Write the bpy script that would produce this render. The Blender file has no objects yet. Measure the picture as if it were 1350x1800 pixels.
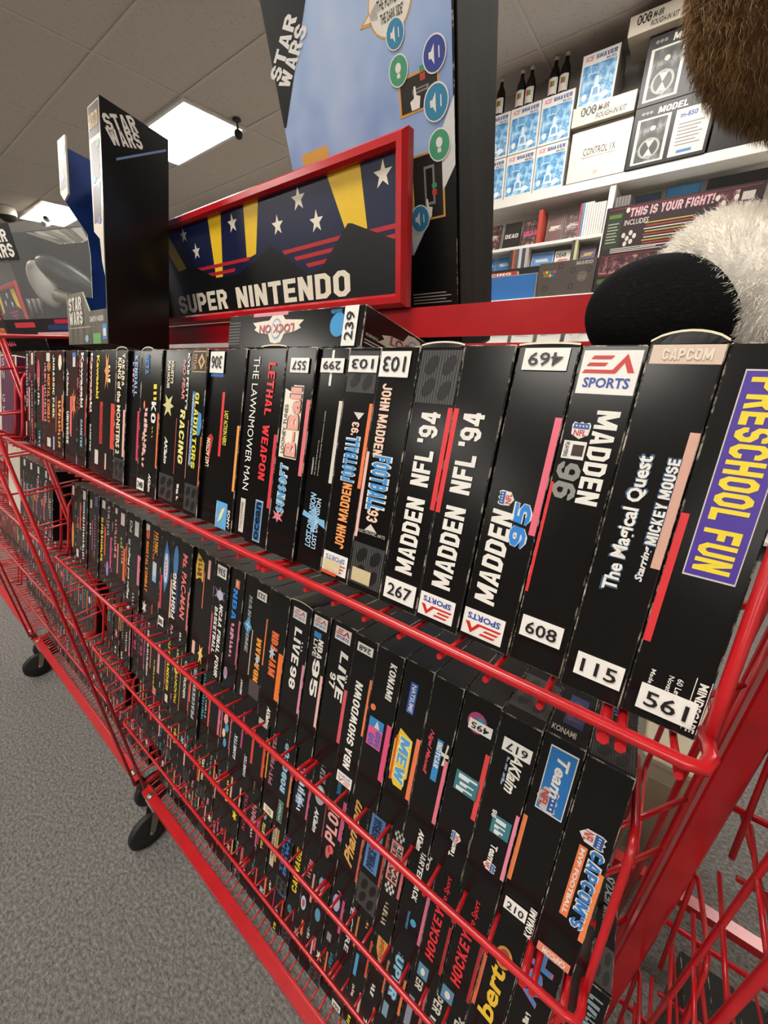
import bpy, bmesh, math, random
from mathutils import Vector, Matrix
import numpy as np

random.seed(7)
C = bpy.context.scene
H = 1.32                                   # eye level above the carpet; heights below are relative to eye level

# ------------------------------------------------------------------ camera
def camera_basis(yaw, pitch, roll):
    cy, sy = math.cos(yaw), math.sin(yaw)
    fwd = Vector((-sy*math.cos(pitch), cy*math.cos(pitch), -math.sin(pitch)))
    right = Vector((cy, sy, 0)); down = fwd.cross(right)
    cr, sr = math.cos(roll), math.sin(roll)
    return cr*right+sr*down, -sr*right+cr*down, fwd
r_, d_, f_ = camera_basis(math.radians(36.618), math.radians(23.449), math.radians(.5327))
cam = bpy.data.objects.new('camera', bpy.data.cameras.new('camera'))
C.collection.objects.link(cam)
cam.data.sensor_fit = 'HORIZONTAL'; cam.data.sensor_width = 36.0
cam.data.lens = 36.0*662.72/1350.0
cam.data.clip_start = .01; cam.data.clip_end = 60
m3 = Matrix((r_, -d_, -f_)).transposed()
cam.matrix_world = Matrix.Translation((0, 0, H)) @ m3.to_4x4()
C.camera = cam

# ------------------------------------------------------------------ light and exposure
EXPOSURE = 1.15
LAMP = 10.0
world = bpy.data.worlds.new('world'); C.world = world; world.use_nodes = True
world.node_tree.nodes['Background'].inputs[0].default_value = (.9, .92, 1, 1)
world.node_tree.nodes['Background'].inputs[1].default_value = .05
C.view_settings.view_transform = 'Standard'; C.view_settings.look = 'None'
C.view_settings.exposure = EXPOSURE; C.view_settings.gamma = 1
C.view_settings.use_curve_mapping = False

# ------------------------------------------------------------------ materials
MATS = {}
def lin(h):
    h = h.lstrip('#'); out = []
    for i in (0, 2, 4):
        c = int(h[i:i+2], 16)/255
        out.append(c/12.92 if c <= .04045 else ((c+.055)/1.055)**2.4)
    return (*out, 1)
def base(name, rough=.5, color=None, spec=.5):
    m = bpy.data.materials.new(name); m.use_nodes = True
    nt = m.node_tree; b = nt.nodes['Principled BSDF']
    b.inputs['Roughness'].default_value = rough
    b.inputs['Specular IOR Level'].default_value = spec
    if color: b.inputs['Base Color'].default_value = lin(color)
    return m, nt, b
def noise(nt, scale, detail=4, rough=.6, coord='Object', stretch=None):
    tc = nt.nodes.new('ShaderNodeTexCoord'); n = nt.nodes.new('ShaderNodeTexNoise')
    n.inputs['Scale'].default_value = scale; n.inputs['Detail'].default_value = detail; n.inputs['Roughness'].default_value = rough
    if stretch:
        mp = nt.nodes.new('ShaderNodeMapping'); mp.inputs['Scale'].default_value = stretch
        nt.links.new(tc.outputs[coord], mp.inputs['Vector']); nt.links.new(mp.outputs[0], n.inputs['Vector'])
    else:
        nt.links.new(tc.outputs[coord], n.inputs['Vector'])
    return n
def ramp(nt, src, stops):
    r = nt.nodes.new('ShaderNodeValToRGB'); e = r.color_ramp.elements
    while len(e) < len(stops): e.new(.5)
    for i, (p, c) in enumerate(stops):
        e[i].position = p; e[i].color = lin(c)
    nt.links.new(src, r.inputs[0]); return r
def bump(nt, b, src, strength, dist):
    bp = nt.nodes.new('ShaderNodeBump'); bp.inputs['Strength'].default_value = strength; bp.inputs['Distance'].default_value = dist
    nt.links.new(src, bp.inputs['Height']); nt.links.new(bp.outputs[0], b.inputs['Normal'])
def M(key):
    if key in MATS: return MATS[key]
    if key == 'black_card':
        m, nt, b = base(key, .42, '#151313', .04)
        b.inputs['Coat Weight'].default_value = .6; b.inputs['Coat Roughness'].default_value = .21
        n = noise(nt, 900, 2); bump(nt, b, n.outputs['Fac'], .12, .0004)
        n2 = noise(nt, 45, 5); r = ramp(nt, n2.outputs['Fac'], [(.3, '#6e6e6e'), (.75, '#8e8e8e')])
        nt.links.new(r.outputs[0], b.inputs['Roughness'])
        n3 = noise(nt, 160, 6, .75, stretch=(1, 1, .25)); r3 = ramp(nt, n3.outputs['Fac'], [(.0, '#0c0b0b'), (.66, '#121010'), (.82, '#262322')])
        nt.links.new(r3.outputs[0], b.inputs['Base Color'])
    elif key == 'worn_edge':
        m, nt, b = base(key, .7)
        n = noise(nt, 70, 6, .7); r = ramp(nt, n.outputs['Fac'], [(.0, '#161413'), (.49, '#221f1c'), (.58, '#bfb6a8')])
        nt.links.new(r.outputs[0], b.inputs['Base Color'])
    elif key == 'worn_corner':
        m, nt, b = base(key, .8)
        n = noise(nt, 260, 5, .7); r = ramp(nt, n.outputs['Fac'], [(.3, '#2a2623'), (.42, '#d9d0c0')])
        nt.links.new(r.outputs[0], b.inputs['Base Color'])
    elif key == 'red_paint':
        m, nt, b = base(key, .28, '#c01820', .5)
        n = noise(nt, 25, 4); r = ramp(nt, n.outputs['Fac'], [(.3, '#b5141c'), (.7, '#c61a22')])
        nt.links.new(r.outputs[0], b.inputs['Base Color'])
        b.inputs['Coat Weight'].default_value = .3; b.inputs['Coat Roughness'].default_value = .15
        n2 = noise(nt, 160, 3); bump(nt, b, n2.outputs['Fac'], .1, .001)
    elif key == 'chrome':
        m, nt, b = base(key, .3, '#9a9486'); b.inputs['Metallic'].default_value = .9
    elif key == 'rubber':
        m, nt, b = base(key, .55, '#141414')
    elif key == 'carpet':
        m, nt, b = base(key, .95, '#6c6a67', .1)
        n = noise(nt, 95, 5, .75, stretch=(1, 1.6, 1)); r = ramp(nt, n.outputs['Fac'], [(.3, '#504d4a'), (.5, '#868380'), (.72, '#b5b1ad')])
        nt.links.new(r.outputs[0], b.inputs['Base Color'])
        v = nt.nodes.new('ShaderNodeTexVoronoi'); v.inputs['Scale'].default_value = 140
        tc = nt.nodes.new('ShaderNodeTexCoord'); nt.links.new(tc.outputs['Object'], v.inputs['Vector'])
        bump(nt, b, n.outputs['Fac'], .9, .008)
    elif key == 'ceiling_tile':
        m, nt, b = base(key, .95, '#d2cbc4', .1)
        n = noise(nt, 60, 6, .7); r = ramp(nt, n.outputs['Fac'], [(.32, '#a0978f'), (.42, '#cdc4bb')])
        nt.links.new(r.outputs[0], b.inputs['Base Color']); bump(nt, b, n.outputs['Fac'], .25, .004)
    elif key == 'ceiling_bar':
        m, nt, b = base(key, .6, '#cfc7bf')
    elif key == 'wall_paint':
        m, nt, b = base(key, .8, '#bdb8b2')
        n = noise(nt, 3); r = ramp(nt, n.outputs['Fac'], [(.3, '#b5b0aa'), (.7, '#c4bfb9')])
        nt.links.new(r.outputs[0], b.inputs['Base Color'])
    elif key == 'shelf_white':
        m, nt, b = base(key, .45, '#e9e6e0')
        n = noise(nt, 6); r = ramp(nt, n.outputs['Fac'], [(.3, '#e3e0da'), (.7, '#efece7')])
        nt.links.new(r.outputs[0], b.inputs['Base Color'])
    elif key == 'lamp':
        m = bpy.data.materials.new(key); m.use_nodes = True; nt = m.node_tree; nt.nodes.clear()
        o = nt.nodes.new('ShaderNodeOutputMaterial'); e = nt.nodes.new('ShaderNodeEmission')
        e.inputs[0].default_value = (1, .95, .87, 1); e.inputs[1].default_value = LAMP
        nt.links.new(e.outputs[0], o.inputs[0])
    elif key == 'clear_plastic':
        m, nt, b = base(key, .08, '#e8ecee'); b.inputs['Transmission Weight'].default_value = .0
        b.inputs['Alpha'].default_value = .07
    elif key == 'bottle_glass':
        m, nt, b = base(key, .12, '#120c0a')
    elif key == 'blue_gradient':
        m, nt, b = base(key, .35, '#9fb6df')
        n = noise(nt, 7, 3); r = ramp(nt, n.outputs['Fac'], [(.3, '#7f9bd0'), (.5, '#a9c0e6'), (.7, '#c3d3ee')])
        nt.links.new(r.outputs[0], b.inputs['Base Color'])
    elif key == 'blue_card':
        m, nt, b = base(key, .4, '#1e3f86')
        n = noise(nt, 9, 2); r = ramp(nt, n.outputs['Fac'], [(.3, '#16306c'), (.7, '#2c539c')])
        nt.links.new(r.outputs[0], b.inputs['Base Color'])
    elif key == 'ice_picture':
        m, nt, b = base(key, .4)
        n = noise(nt, 22, 5, .65); r = ramp(nt, n.outputs['Fac'], [(.3, '#1f5fa8'), (.48, '#5d9fd2'), (.62, '#b9dced'), (.75, '#eef6fa')])
        nt.links.new(r.outputs[0], b.inputs['Base Color'])
    elif key == 'grey_picture':
        m, nt, b = base(key, .4)
        n = noise(nt, 14, 4, .6); r = ramp(nt, n.outputs['Fac'], [(.3, '#1b1b1b'), (.55, '#565656'), (.75, '#b0b0b0')])
        nt.links.new(r.outputs[0], b.inputs['Base Color'])
    elif key == 'fight_picture':
        m, nt, b = base(key, .45)
        n = noise(nt, 26, 5, .65); r = ramp(nt, n.outputs['Fac'], [(.3, '#1c0f12'), (.5, '#5a3038'), (.62, '#b98a80'), (.75, '#e2d2c8')])
        nt.links.new(r.outputs[0], b.inputs['Base Color'])
    elif key == 'dark_picture':
        m, nt, b = base(key, .45)
        n = noise(nt, 34, 5, .65); r = ramp(nt, n.outputs['Fac'], [(.35, '#1a1413'), (.55, '#5d3a36'), (.7, '#c9bdb6')])
        nt.links.new(r.outputs[0], b.inputs['Base Color'])
    elif key == 'orange_picture':
        m, nt, b = base(key, .45)
        n = noise(nt, 60, 5, .65); r = ramp(nt, n.outputs['Fac'], [(.35, '#a8481f'), (.55, '#e08a4e'), (.7, '#efd0b4')])
        nt.links.new(r.outputs[0], b.inputs['Base Color'])
    elif key == 'brown_fur_skin':
        m, nt, b = base(key, .9)
        n = noise(nt, 18, 4); r = ramp(nt, n.outputs['Fac'], [(.3, '#5a4026'), (.6, '#7a5a36'), (.75, '#8c6a42')])
        nt.links.new(r.outputs[0], b.inputs['Base Color'])
    elif key == 'brown_fur':
        m, nt, b = base(key, .55)
        n = noise(nt, 26, 3, .6); r = ramp(nt, n.outputs['Fac'], [(.3, '#6a4c2c'), (.52, '#8c683e'), (.7, '#aa8450')])
        nt.links.new(r.outputs[0], b.inputs['Base Color'])
    elif key == 'white_fur':
        m, nt, b = base(key, .7, '#f1ece2')
        n = noise(nt, 40, 4, .7); r = ramp(nt, n.outputs['Fac'], [(.3, '#f4eee2'), (.6, '#fffaf2')])
        nt.links.new(r.outputs[0], b.inputs['Base Color'])
    elif key == 'black_knit':
        m, nt, b = base(key, .95, '#0d0d0d', .15)
        n = noise(nt, 420, 3, .7, stretch=(1, 1, 2.4)); r = ramp(nt, n.outputs['Fac'], [(.3, '#070707'), (.6, '#121212'), (.75, '#2b2b2b')])
        nt.links.new(r.outputs[0], b.inputs['Base Color']); bump(nt, b, n.outputs['Fac'], .6, .001)
    elif key == 'brown_card':
        m, nt, b = base(key, .45)
        n = noise(nt, 30, 5, .7, stretch=(3, 3, .3)); r = ramp(nt, n.outputs['Fac'], [(.35, '#2f2a24'), (.65, '#6b6152')])
        nt.links.new(r.outputs[0], b.inputs['Base Color'])
    elif key == 'dark_sheen':
        m, nt, b = base(key, .5, '#1d1916', .15)
        n = noise(nt, 12, 5, .7, stretch=(3, 3, .4)); r = ramp(nt, n.outputs['Fac'], [(.35, '#110f0d'), (.7, '#2a241f')])
        nt.links.new(r.outputs[0], b.inputs['Base Color'])
    elif key == 'paper_stack':
        m, nt, b = base(key, .8)
        n = noise(nt, 60, 4, .7, stretch=(6, 1, .15)); r = ramp(nt, n.outputs['Fac'], [(.35, '#a79d8d'), (.6, '#d9d1c2')])
        nt.links.new(r.outputs[0], b.inputs['Base Color'])
    else:                                                  # plain printed ink, '#rrggbb'
        m, nt, b = base('ink_'+key[1:], .36, key)
        n = noise(nt, 200, 3)
        c = lin(key)
        hsv = nt.nodes.new('ShaderNodeHueSaturation'); hsv.inputs['Color'].default_value = c
        mr = nt.nodes.new('ShaderNodeMapRange'); mr.inputs['To Min'].default_value = .92; mr.inputs['To Max'].default_value = 1.06
        nt.links.new(n.outputs['Fac'], mr.inputs['Value']); nt.links.new(mr.outputs[0], hsv.inputs['Value'])
        nt.links.new(hsv.outputs[0], b.inputs['Base Color'])
    MATS[key] = m
    return m

# ------------------------------------------------------------------ mesh helpers
class MB:
    def __init__(s): s.v = []; s.f = []; s.m = []; s.s = []
    def poly(s, pts, mat, smooth=False):
        i = len(s.v); s.v += [tuple(p) for p in pts]; s.f.append(tuple(range(i, i+len(pts)))); s.m.append(mat); s.s.append(smooth)
    def add(s, pts, faces, mat, smooth=False):
        i = len(s.v); s.v += [tuple(p) for p in pts]
        for f in faces: s.f.append(tuple(i+k for k in f)); s.m.append(mat); s.s.append(smooth)
    def box(s, a, b, mat, T=None):
        p = [Vector((x, y, z)) for x in (a[0], b[0]) for y in (a[1], b[1]) for z in (a[2], b[2])]
        if T: p = [T @ q for q in p]
        s.add(p, [(0, 1, 3, 2), (4, 6, 7, 5), (0, 4, 5, 1), (2, 3, 7, 6), (0, 2, 6, 4), (1, 5, 7, 3)], mat)
    def bev(s, a, b, r, mat, edge=None, corner=None, mats=None, T=None):
        """box with chamfered edges; mats may name the six faces -x +x -y +y -z +z"""
        edge = edge or mat; corner = corner or edge; mats = mats or [mat]*6
        lo, hi = a, b; P = {}
        for cx in (0, 1):
            for cy in (0, 1):
                for cz in (0, 1):
                    c = (cx, cy, cz)
                    for ax in range(3):
                        q = []
                        for k in range(3):
                            e = hi[k] if c[k] else lo[k]
                            if k != ax: e += -r if c[k] else r
                            q.append(e)
                        q = Vector(q)
                        if T: q = T @ q
                        P[c, ax] = len(s.v); s.v.append(tuple(q))
        def F(ids, m): s.f.append(tuple(ids)); s.m.append(m); s.s.append(False)
        order = [(0, 0), (1, 0), (1, 1), (0, 1)]
        for ax in range(3):
            for side in (0, 1):
                ids = []
                for (p, q) in order:
                    c = [0, 0, 0]; c[ax] = side; c[(ax+1) % 3] = p; c[(ax+2) % 3] = q
                    ids.append(P[tuple(c), ax])
                if not side: ids.reverse()
                F(ids, mats[ax*2+side])
            o1, o2 = (ax+1) % 3, (ax+2) % 3
            for p in (0, 1):
                for q in (0, 1):
                    c0 = [0, 0, 0]; c0[o1] = p; c0[o2] = q; c1 = list(c0); c1[ax] = 1
                    c0, c1 = tuple(c0), tuple(c1)
                    ids = [P[c0, o1], P[c1, o1], P[c1, o2], P[c0, o2]]
                    if p == q: ids.reverse()
                    F(ids, edge)
        for cx in (0, 1):
            for cy in (0, 1):
                for cz in (0, 1):
                    c = (cx, cy, cz); ids = [P[c, 0], P[c, 1], P[c, 2]]
                    if (cx+cy+cz) % 2 == 0: ids.reverse()
                    F(ids, corner)
    def tube(s, pts, r, mat, n=8, caps=True):
        pts = [Vector(p) for p in pts]; rings = []
        t = (pts[1]-pts[0]).normalized(); u = t.orthogonal().normalized()
        for i, p in enumerate(pts):
            if i == 0: t2 = t
            elif i == len(pts)-1: t2 = (pts[i]-pts[i-1]).normalized()
            else: t2 = ((pts[i+1]-p).normalized()+(p-pts[i-1]).normalized()).normalized()
            u = (u-t2*u.dot(t2)).normalized(); w = t2.cross(u)
            base_i = len(s.v)
            for k in range(n):
                a = 2*math.pi*k/n; s.v.append(tuple(p+(u*math.cos(a)+w*math.sin(a))*r))
            rings.append(base_i)
        for a, b in zip(rings, rings[1:]):
            for k in range(n):
                s.f.append((a+k, a+(k+1) % n, b+(k+1) % n, b+k)); s.m.append(mat); s.s.append(True)
        if caps:
            s.f.append(tuple(rings[0]+k for k in reversed(range(n)))); s.m.append(mat); s.s.append(False)
            s.f.append(tuple(rings[-1]+k for k in range(n))); s.m.append(mat); s.s.append(False)
    def lathe(s, prof, origin, axis, mat, n=20, mats=None):
        ax = Vector(axis).normalized(); u = ax.orthogonal().normalized(); w = ax.cross(u); o = Vector(origin); rings = []
        for (r, h) in prof:
            rings.append(len(s.v))
            for k in range(n):
                a = 2*math.pi*k/n; s.v.append(tuple(o+ax*h+(u*math.cos(a)+w*math.sin(a))*max(r, 1e-5)))
        for i, (a, b) in enumerate(zip(rings, rings[1:])):
            for k in range(n):
                s.f.append((a+k, a+(k+1) % n, b+(k+1) % n, b+k)); s.m.append(mats[i] if mats else mat); s.s.append(True)
    def ell(s, c, rad, mat, T=None, nu=28, nv=16, warp=None):
        i0 = len(s.v)
        for j in range(nv+1):
            th = math.pi*j/nv
            for k in range(nu):
                ph = 2*math.pi*k/nu
                q = Vector((math.sin(th)*math.cos(ph), math.sin(th)*math.sin(ph), math.cos(th)))
                if warp: q = warp(q)
                q = Vector((q.x*rad[0], q.y*rad[1], q.z*rad[2]))
                if T: q = T @ q
                s.v.append(tuple(q+Vector(c)))
        for j in range(nv):
            for k in range(nu):
                s.f.append((i0+j*nu+k, i0+(j+1)*nu+k, i0+(j+1)*nu+(k+1) % nu, i0+j*nu+(k+1) % nu)); s.m.append(mat); s.s.append(True)
    def build(s, name, parent=None, loc=None, rot=None):
        me = bpy.data.meshes.new(name)
        me.from_pydata(s.v, [], s.f)
        keys = list(dict.fromkeys(s.m))
        for k in keys: me.materials.append(M(k))
        idx = {k: i for i, k in enumerate(keys)}
        me.polygons.foreach_set('material_index', [idx[k] for k in s.m])
        me.polygons.foreach_set('use_smooth', s.s)
        me.update()
        o = bpy.data.objects.new(name, me); C.collection.objects.link(o)
        if parent: o.parent = parent
        if loc is not None: o.location = loc
        if rot is not None: o.rotation_euler = rot
        return o
def tag(o, label, cat, group=None):
    o['label'] = label; o['category'] = cat
    if group: o['group'] = group
    return o
def empty(name, loc, rot=None):
    o = bpy.data.objects.new(name, None); C.collection.objects.link(o); o.location = loc
    o.empty_display_size = .02
    if rot is not None: o.rotation_euler = rot
    return o
def structure(name, mb, loc=(0, 0, 0)):
    o = mb.build(name, None, loc); o['kind'] = 'structure'; return o

# ------------------------------------------------------------------ lettering and printing on flat faces
TEXTS = {}
def text_geo(body, bold=0.0, shear=0.0):
    k = (body, bold, shear)
    if k in TEXTS: return TEXTS[k]
    cu = bpy.data.curves.new('lettering', 'FONT'); cu.body = body; cu.resolution_u = 2
    cu.offset = bold; cu.shear = shear; cu.fill_mode = 'FRONT'
    ob = bpy.data.objects.new('lettering', cu); C.collection.objects.link(ob)
    dg = bpy.context.evaluated_depsgraph_get(); ev = ob.evaluated_get(dg); me = ev.to_mesh()
    v = [(p.co.x, p.co.y) for p in me.vertices]; f = [tuple(p.vertices) for p in me.polygons]
    ev.to_mesh_clear(); bpy.data.objects.remove(ob); bpy.data.curves.remove(cu)
    xs = [p[0] for p in v] or [0, 1]; ys = [p[1] for p in v] or [0, 1]
    x0, x1, y0, y1 = min(xs), max(xs), min(ys), max(ys)
    v = [((a-x0)/max(x1-x0, 1e-6), (b-y0)/max(y1-y0, 1e-6), 0.0) for a, b in v]
    TEXTS[k] = (v, f); return TEXTS[k]
# heavy condensed capitals drawn as strokes, for the block lettering on spines and the sign
def _stroke(pts, t, closed=False):
    P = [Vector(p) for p in pts]; n = len(P); L = []; Rr = []
    for i in range(n):
        a = P[(i-1) % n] if closed or i > 0 else None; b = P[(i+1) % n] if closed or i < n-1 else None; p = P[i]
        d0 = (p-a).normalized() if a is not None else (b-p).normalized(); d1 = (b-p).normalized() if b is not None else d0
        n0 = Vector((-d0.y, d0.x)); n1 = Vector((-d1.y, d1.x)); m = (n0+n1).normalized(); k = t/2/max(m.dot(n0), .35)
        L.append(p+m*k); Rr.append(p-m*k)
    return [[L[i], L[(i+1) % n], Rr[(i+1) % n], Rr[i]] for i in range(n if closed else n-1)]
def _glyph(ch, t=.2):
    W, h = .62, t/2; l, r, b, T, m, c = h, .62-h, h, 1-h, .5, .13
    S = lambda *p: _stroke(p, t); O = lambda *p: _stroke(p, t, True)
    bowl = [(l, b+c), (l+c, b), (r-c, b), (r, b+c), (r, T-c), (r-c, T), (l+c, T), (l, T-c)]
    leg = [[(0, 0), (t, 0), (W*.5+t*.12, 1), (W*.5-t*.55, 1)], [(W, 0), (W-t, 0), (W*.5-t*.12, 1), (W*.5+t*.55, 1)]]
    G = {
     'A': lambda: leg+[[(.18*W, .17), (.82*W, .17), (.76*W, .35), (.24*W, .35)]],
     'B': lambda: O((l, b), (r-c, b), (r, b+c), (r, m-.1), (r-.07, m), (l, m))+O((l, m), (r-.09, m), (r-.03, m+.1), (r-.03, T-c), (r-c-.03, T), (l, T)),
     'C': lambda: S((r, .34), (r, b+c), (r-c, b), (l+c, b), (l, b+c), (l, T-c), (l+c, T), (r-c, T), (r, T-c), (r, .66)),
     'D': lambda: O((l, b), (r-c, b), (r, b+c), (r, T-c), (r-c, T), (l, T)),
     'E': lambda: S((W*.92, b), (l, b), (l, T), (W*.92, T))+S((l, m), (W*.84, m)), 'F': lambda: S((l, 0), (l, T), (W*.92, T))+S((l, m), (W*.82, m)),
     'G': lambda: S((r, .66), (r, T-c), (r-c, T), (l+c, T), (l, T-c), (l, b+c), (l+c, b), (r-c, b), (r, b+c), (r, .46), (W*.5, .46)),
     'H': lambda: S((l, 0), (l, 1))+S((r, 0), (r, 1))+S((l, m), (r, m)), 'I': lambda: S((h, 0), (h, 1)),
     'J': lambda: S((r, 1), (r, b+c), (r-c, b), (l+c, b), (l, b+c), (l, .34)), 'K': lambda: S((l, 0), (l, 1))+[[(l, .36), (l+.1, .5), (W-t*1.05, 1), (W, 1), (l+t*.9, .5), (W, 0), (W-t*1.1, 0)]],
     'L': lambda: S((l, 1), (l, b), (W*.9, b)),
     'M': lambda: [[(0, 0), (t*.9, 0), (t*.9, 1), (0, 1)], [(.84-t*.9, 0), (.84, 0), (.84, 1), (.84-t*.9, 1)], [(0, 1), (t*1.2, 1), (.42+t*.5, .1), (.42-t*.5, .1)], [(.84, 1), (.84-t*1.2, 1), (.42-t*.5, .1), (.42+t*.5, .1)]],
     'N': lambda: S((l, 0), (l, 1))+S((r, 0), (r, 1))+[[(0, 1), (t*1.05, 1), (W, 0), (W-t*1.05, 0)]], 'O': lambda: _stroke(bowl, t, True), '0': lambda: _stroke(bowl, t, True),
     'P': lambda: S((l, 0), (l, T))+O((l, m-.06), (r-c, m-.06), (r, m+.04), (r, T-c), (r-c, T), (l, T)), 'Q': lambda: _stroke(bowl, t, True)+[[(W*.5, .26), (W*.68, .34), (W*1.02, .02), (W*.84, -.06)]],
     'R': lambda: S((l, 0), (l, T))+O((l, m), (r-c, m), (r, m+.1), (r, T-c), (r-c, T), (l, T))+[[(W*.4, m), (W*.75, m), (W, 0), (W-t*1.1, 0)]],
     'S': lambda: S((l, .32), (l, b+c), (l+c, b), (r-c, b), (r, b+c), (r, m-.1), (r-c, m), (l+c, m), (l, m+.1), (l, T-c), (l+c, T), (r-c, T), (r, T-c), (r, .7)),
     'T': lambda: S((W/2, 0), (W/2, 1))+S((0, T), (W, T)), 'U': lambda: S((l, 1), (l, b+c), (l+c, b), (r-c, b), (r, b+c), (r, 1)),
     'V': lambda: [[(0, 1), (t, 1), (W*.5+t*.12, 0), (W*.5-t*.55, 0)], [(W, 1), (W-t, 1), (W*.5-t*.12, 0), (W*.5+t*.55, 0)]],
     'W': lambda: [[(0, 1), (t, 1), (.3+t*.3, 0), (.3-t*.6, 0)], [(.3-t*.4, 0), (.3+t*.3, 0), (.45+t*.5, .9), (.45-t*.5, .9)], [(.6+t*.4, 0), (.6-t*.3, 0), (.45-t*.5, .9), (.45+t*.5, .9)], [(.9, 1), (.9-t, 1), (.6-t*.3, 0), (.6+t*.6, 0)]],
     'X': lambda: [[(0, 1), (t*1.1, 1), (W, 0), (W-t*1.1, 0)], [(W, 1), (W-t*1.1, 1), (0, 0), (t*1.1, 0)]], 'Y': lambda: [[(0, 1), (t*1.05, 1), (W*.5+t*.5, .42), (W*.5-t*.5, .42)], [(W, 1), (W-t*1.05, 1), (W*.5-t*.5, .42), (W*.5+t*.5, .42)], [(W*.5-h, 0), (W*.5+h, 0), (W*.5+h, .5), (W*.5-h, .5)]],
     'Z': lambda: S((0, T), (r, T))+S((l, b), (W, b))+[[(0, t*.6), (t*1.1, t*.6), (W, 1-t*.6), (W-t*1.1, 1-t*.6)]],
     '1': lambda: S((W*.55, 0), (W*.55, 1))+[[(W*.2, .72), (W*.45, .72), (W*.55, 1), (W*.4, 1)]], '2': lambda: S((l, .68), (l, T-c), (l+c, T), (r-c, T), (r, T-c), (r, .62), (l, b+.08), (l, b), (W, b)),
     '3': lambda: S((l, .7), (l, T-c), (l+c, T), (r-c, T), (r, T-c), (r, m+.1), (r-c, m), (W*.4, m))+S((W*.4, m), (r-c, m), (r, m-.1), (r, b+c), (r-c, b), (l+c, b), (l, b+c), (l, .3)),
     '4': lambda: S((W*.72, 0), (W*.72, 1))+S((0, .3), (W, .3))+[[(0, .22), (t*.9, .22), (W*.72, 1), (W*.45, 1)]], '5': lambda: S((W*.95, T), (l, T), (l, m+.06), (r-c, m+.06), (r, m-.06), (r, b+c), (r-c, b), (l+c, b), (l, b+c), (l, .28)),
     '6': lambda: S((r, .72), (r, T-c), (r-c, T), (l+c, T), (l, T-c), (l, m))+O((l, b+c), (l+c, b), (r-c, b), (r, b+c), (r, m-.06), (r-c, m+.06), (l, m+.06)), '7': lambda: S((0, T), (r, T), (W*.4, 0)),
     '8': lambda: O((l, b+c), (l+c, b), (r-c, b), (r, b+c), (r, m-.1), (r-.07, m), (l+.07, m), (l, m-.1))+O((l+.07, m), (r-.07, m), (r, m+.1), (r, T-c), (r-c, T), (l+c, T), (l, T-c), (l, m+.1)),
     '9': lambda: S((l, .28), (l, b+c), (l+c, b), (r-c, b), (r, b+c), (r, m))+O((r, T-c), (r-c, T), (l+c, T), (l, T-c), (l, m+.06), (l+c, m-.06), (r, m-.06)),
     "'": lambda: [[(0, .68), (t, .68), (t, 1), (0, 1)]], '-': lambda: S((0, m), (.34, m)), '!': lambda: S((h, .32), (h, 1))+S((h, 0), (h, .2)), '.': lambda: S((h, 0), (h, t))}
    return G[ch]() if ch in G else []
_plain_text = text_geo
def text_geo(body, bold=0.0, shear=0.0):
    """light lettering comes from the built-in face; heavy all-capital lettering from the strokes above"""
    if bold < .045 or any(ch not in "ABCDEFGHIJKLMNOPQRSTUVWXYZ0123456789'-!. " for ch in body): return _plain_text(body, min(bold, .03), shear)
    k = (body, bold, shear, 'heavy')
    if k in TEXTS: return TEXTS[k]
    t = .205; grow = bold > .092
    v, f, x = [], [], 0.0
    if grow: t = .29
    for ch in body:
        if ch == ' ': x += .3; continue
        w = 0
        for poly in _glyph(ch, t):
            f.append(tuple(range(len(v), len(v)+len(poly))))
            z = .22*(len(f) % 4)
            for p in poly: v.append((x+p[0]+shear*p[1]*.4, p[1], z)); w = max(w, p[0])
        x += w+.1
    xs = [p[0] for p in v]; ys = [p[1] for p in v]; x0, x1, y0, y1 = min(xs), max(xs), min(ys), max(ys)
    v = [((p[0]-x0)/(x1-x0), (p[1]-y0)/(y1-y0), p[2]) for p in v]
    TEXTS[k] = (v, f); return TEXTS[k]
def orient(d, r):
    """map (s,t) of upright lettering in the unit square into rect r=(v0,v1,u0,u1); D reads down, U reads up, I is upside down"""
    v0, v1, u0, u1 = r
    if d == 'H': return lambda s, t: (u0+s*(u1-u0), v0+t*(v1-v0))
    if d == 'I': return lambda s, t: (u1-s*(u1-u0), v1-t*(v1-v0))
    if d == 'D': return lambda s, t: (u0+t*(u1-u0), v1-s*(v1-v0))
    return lambda s, t: (u1-t*(u1-u0), v0+s*(v1-v0))
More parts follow.
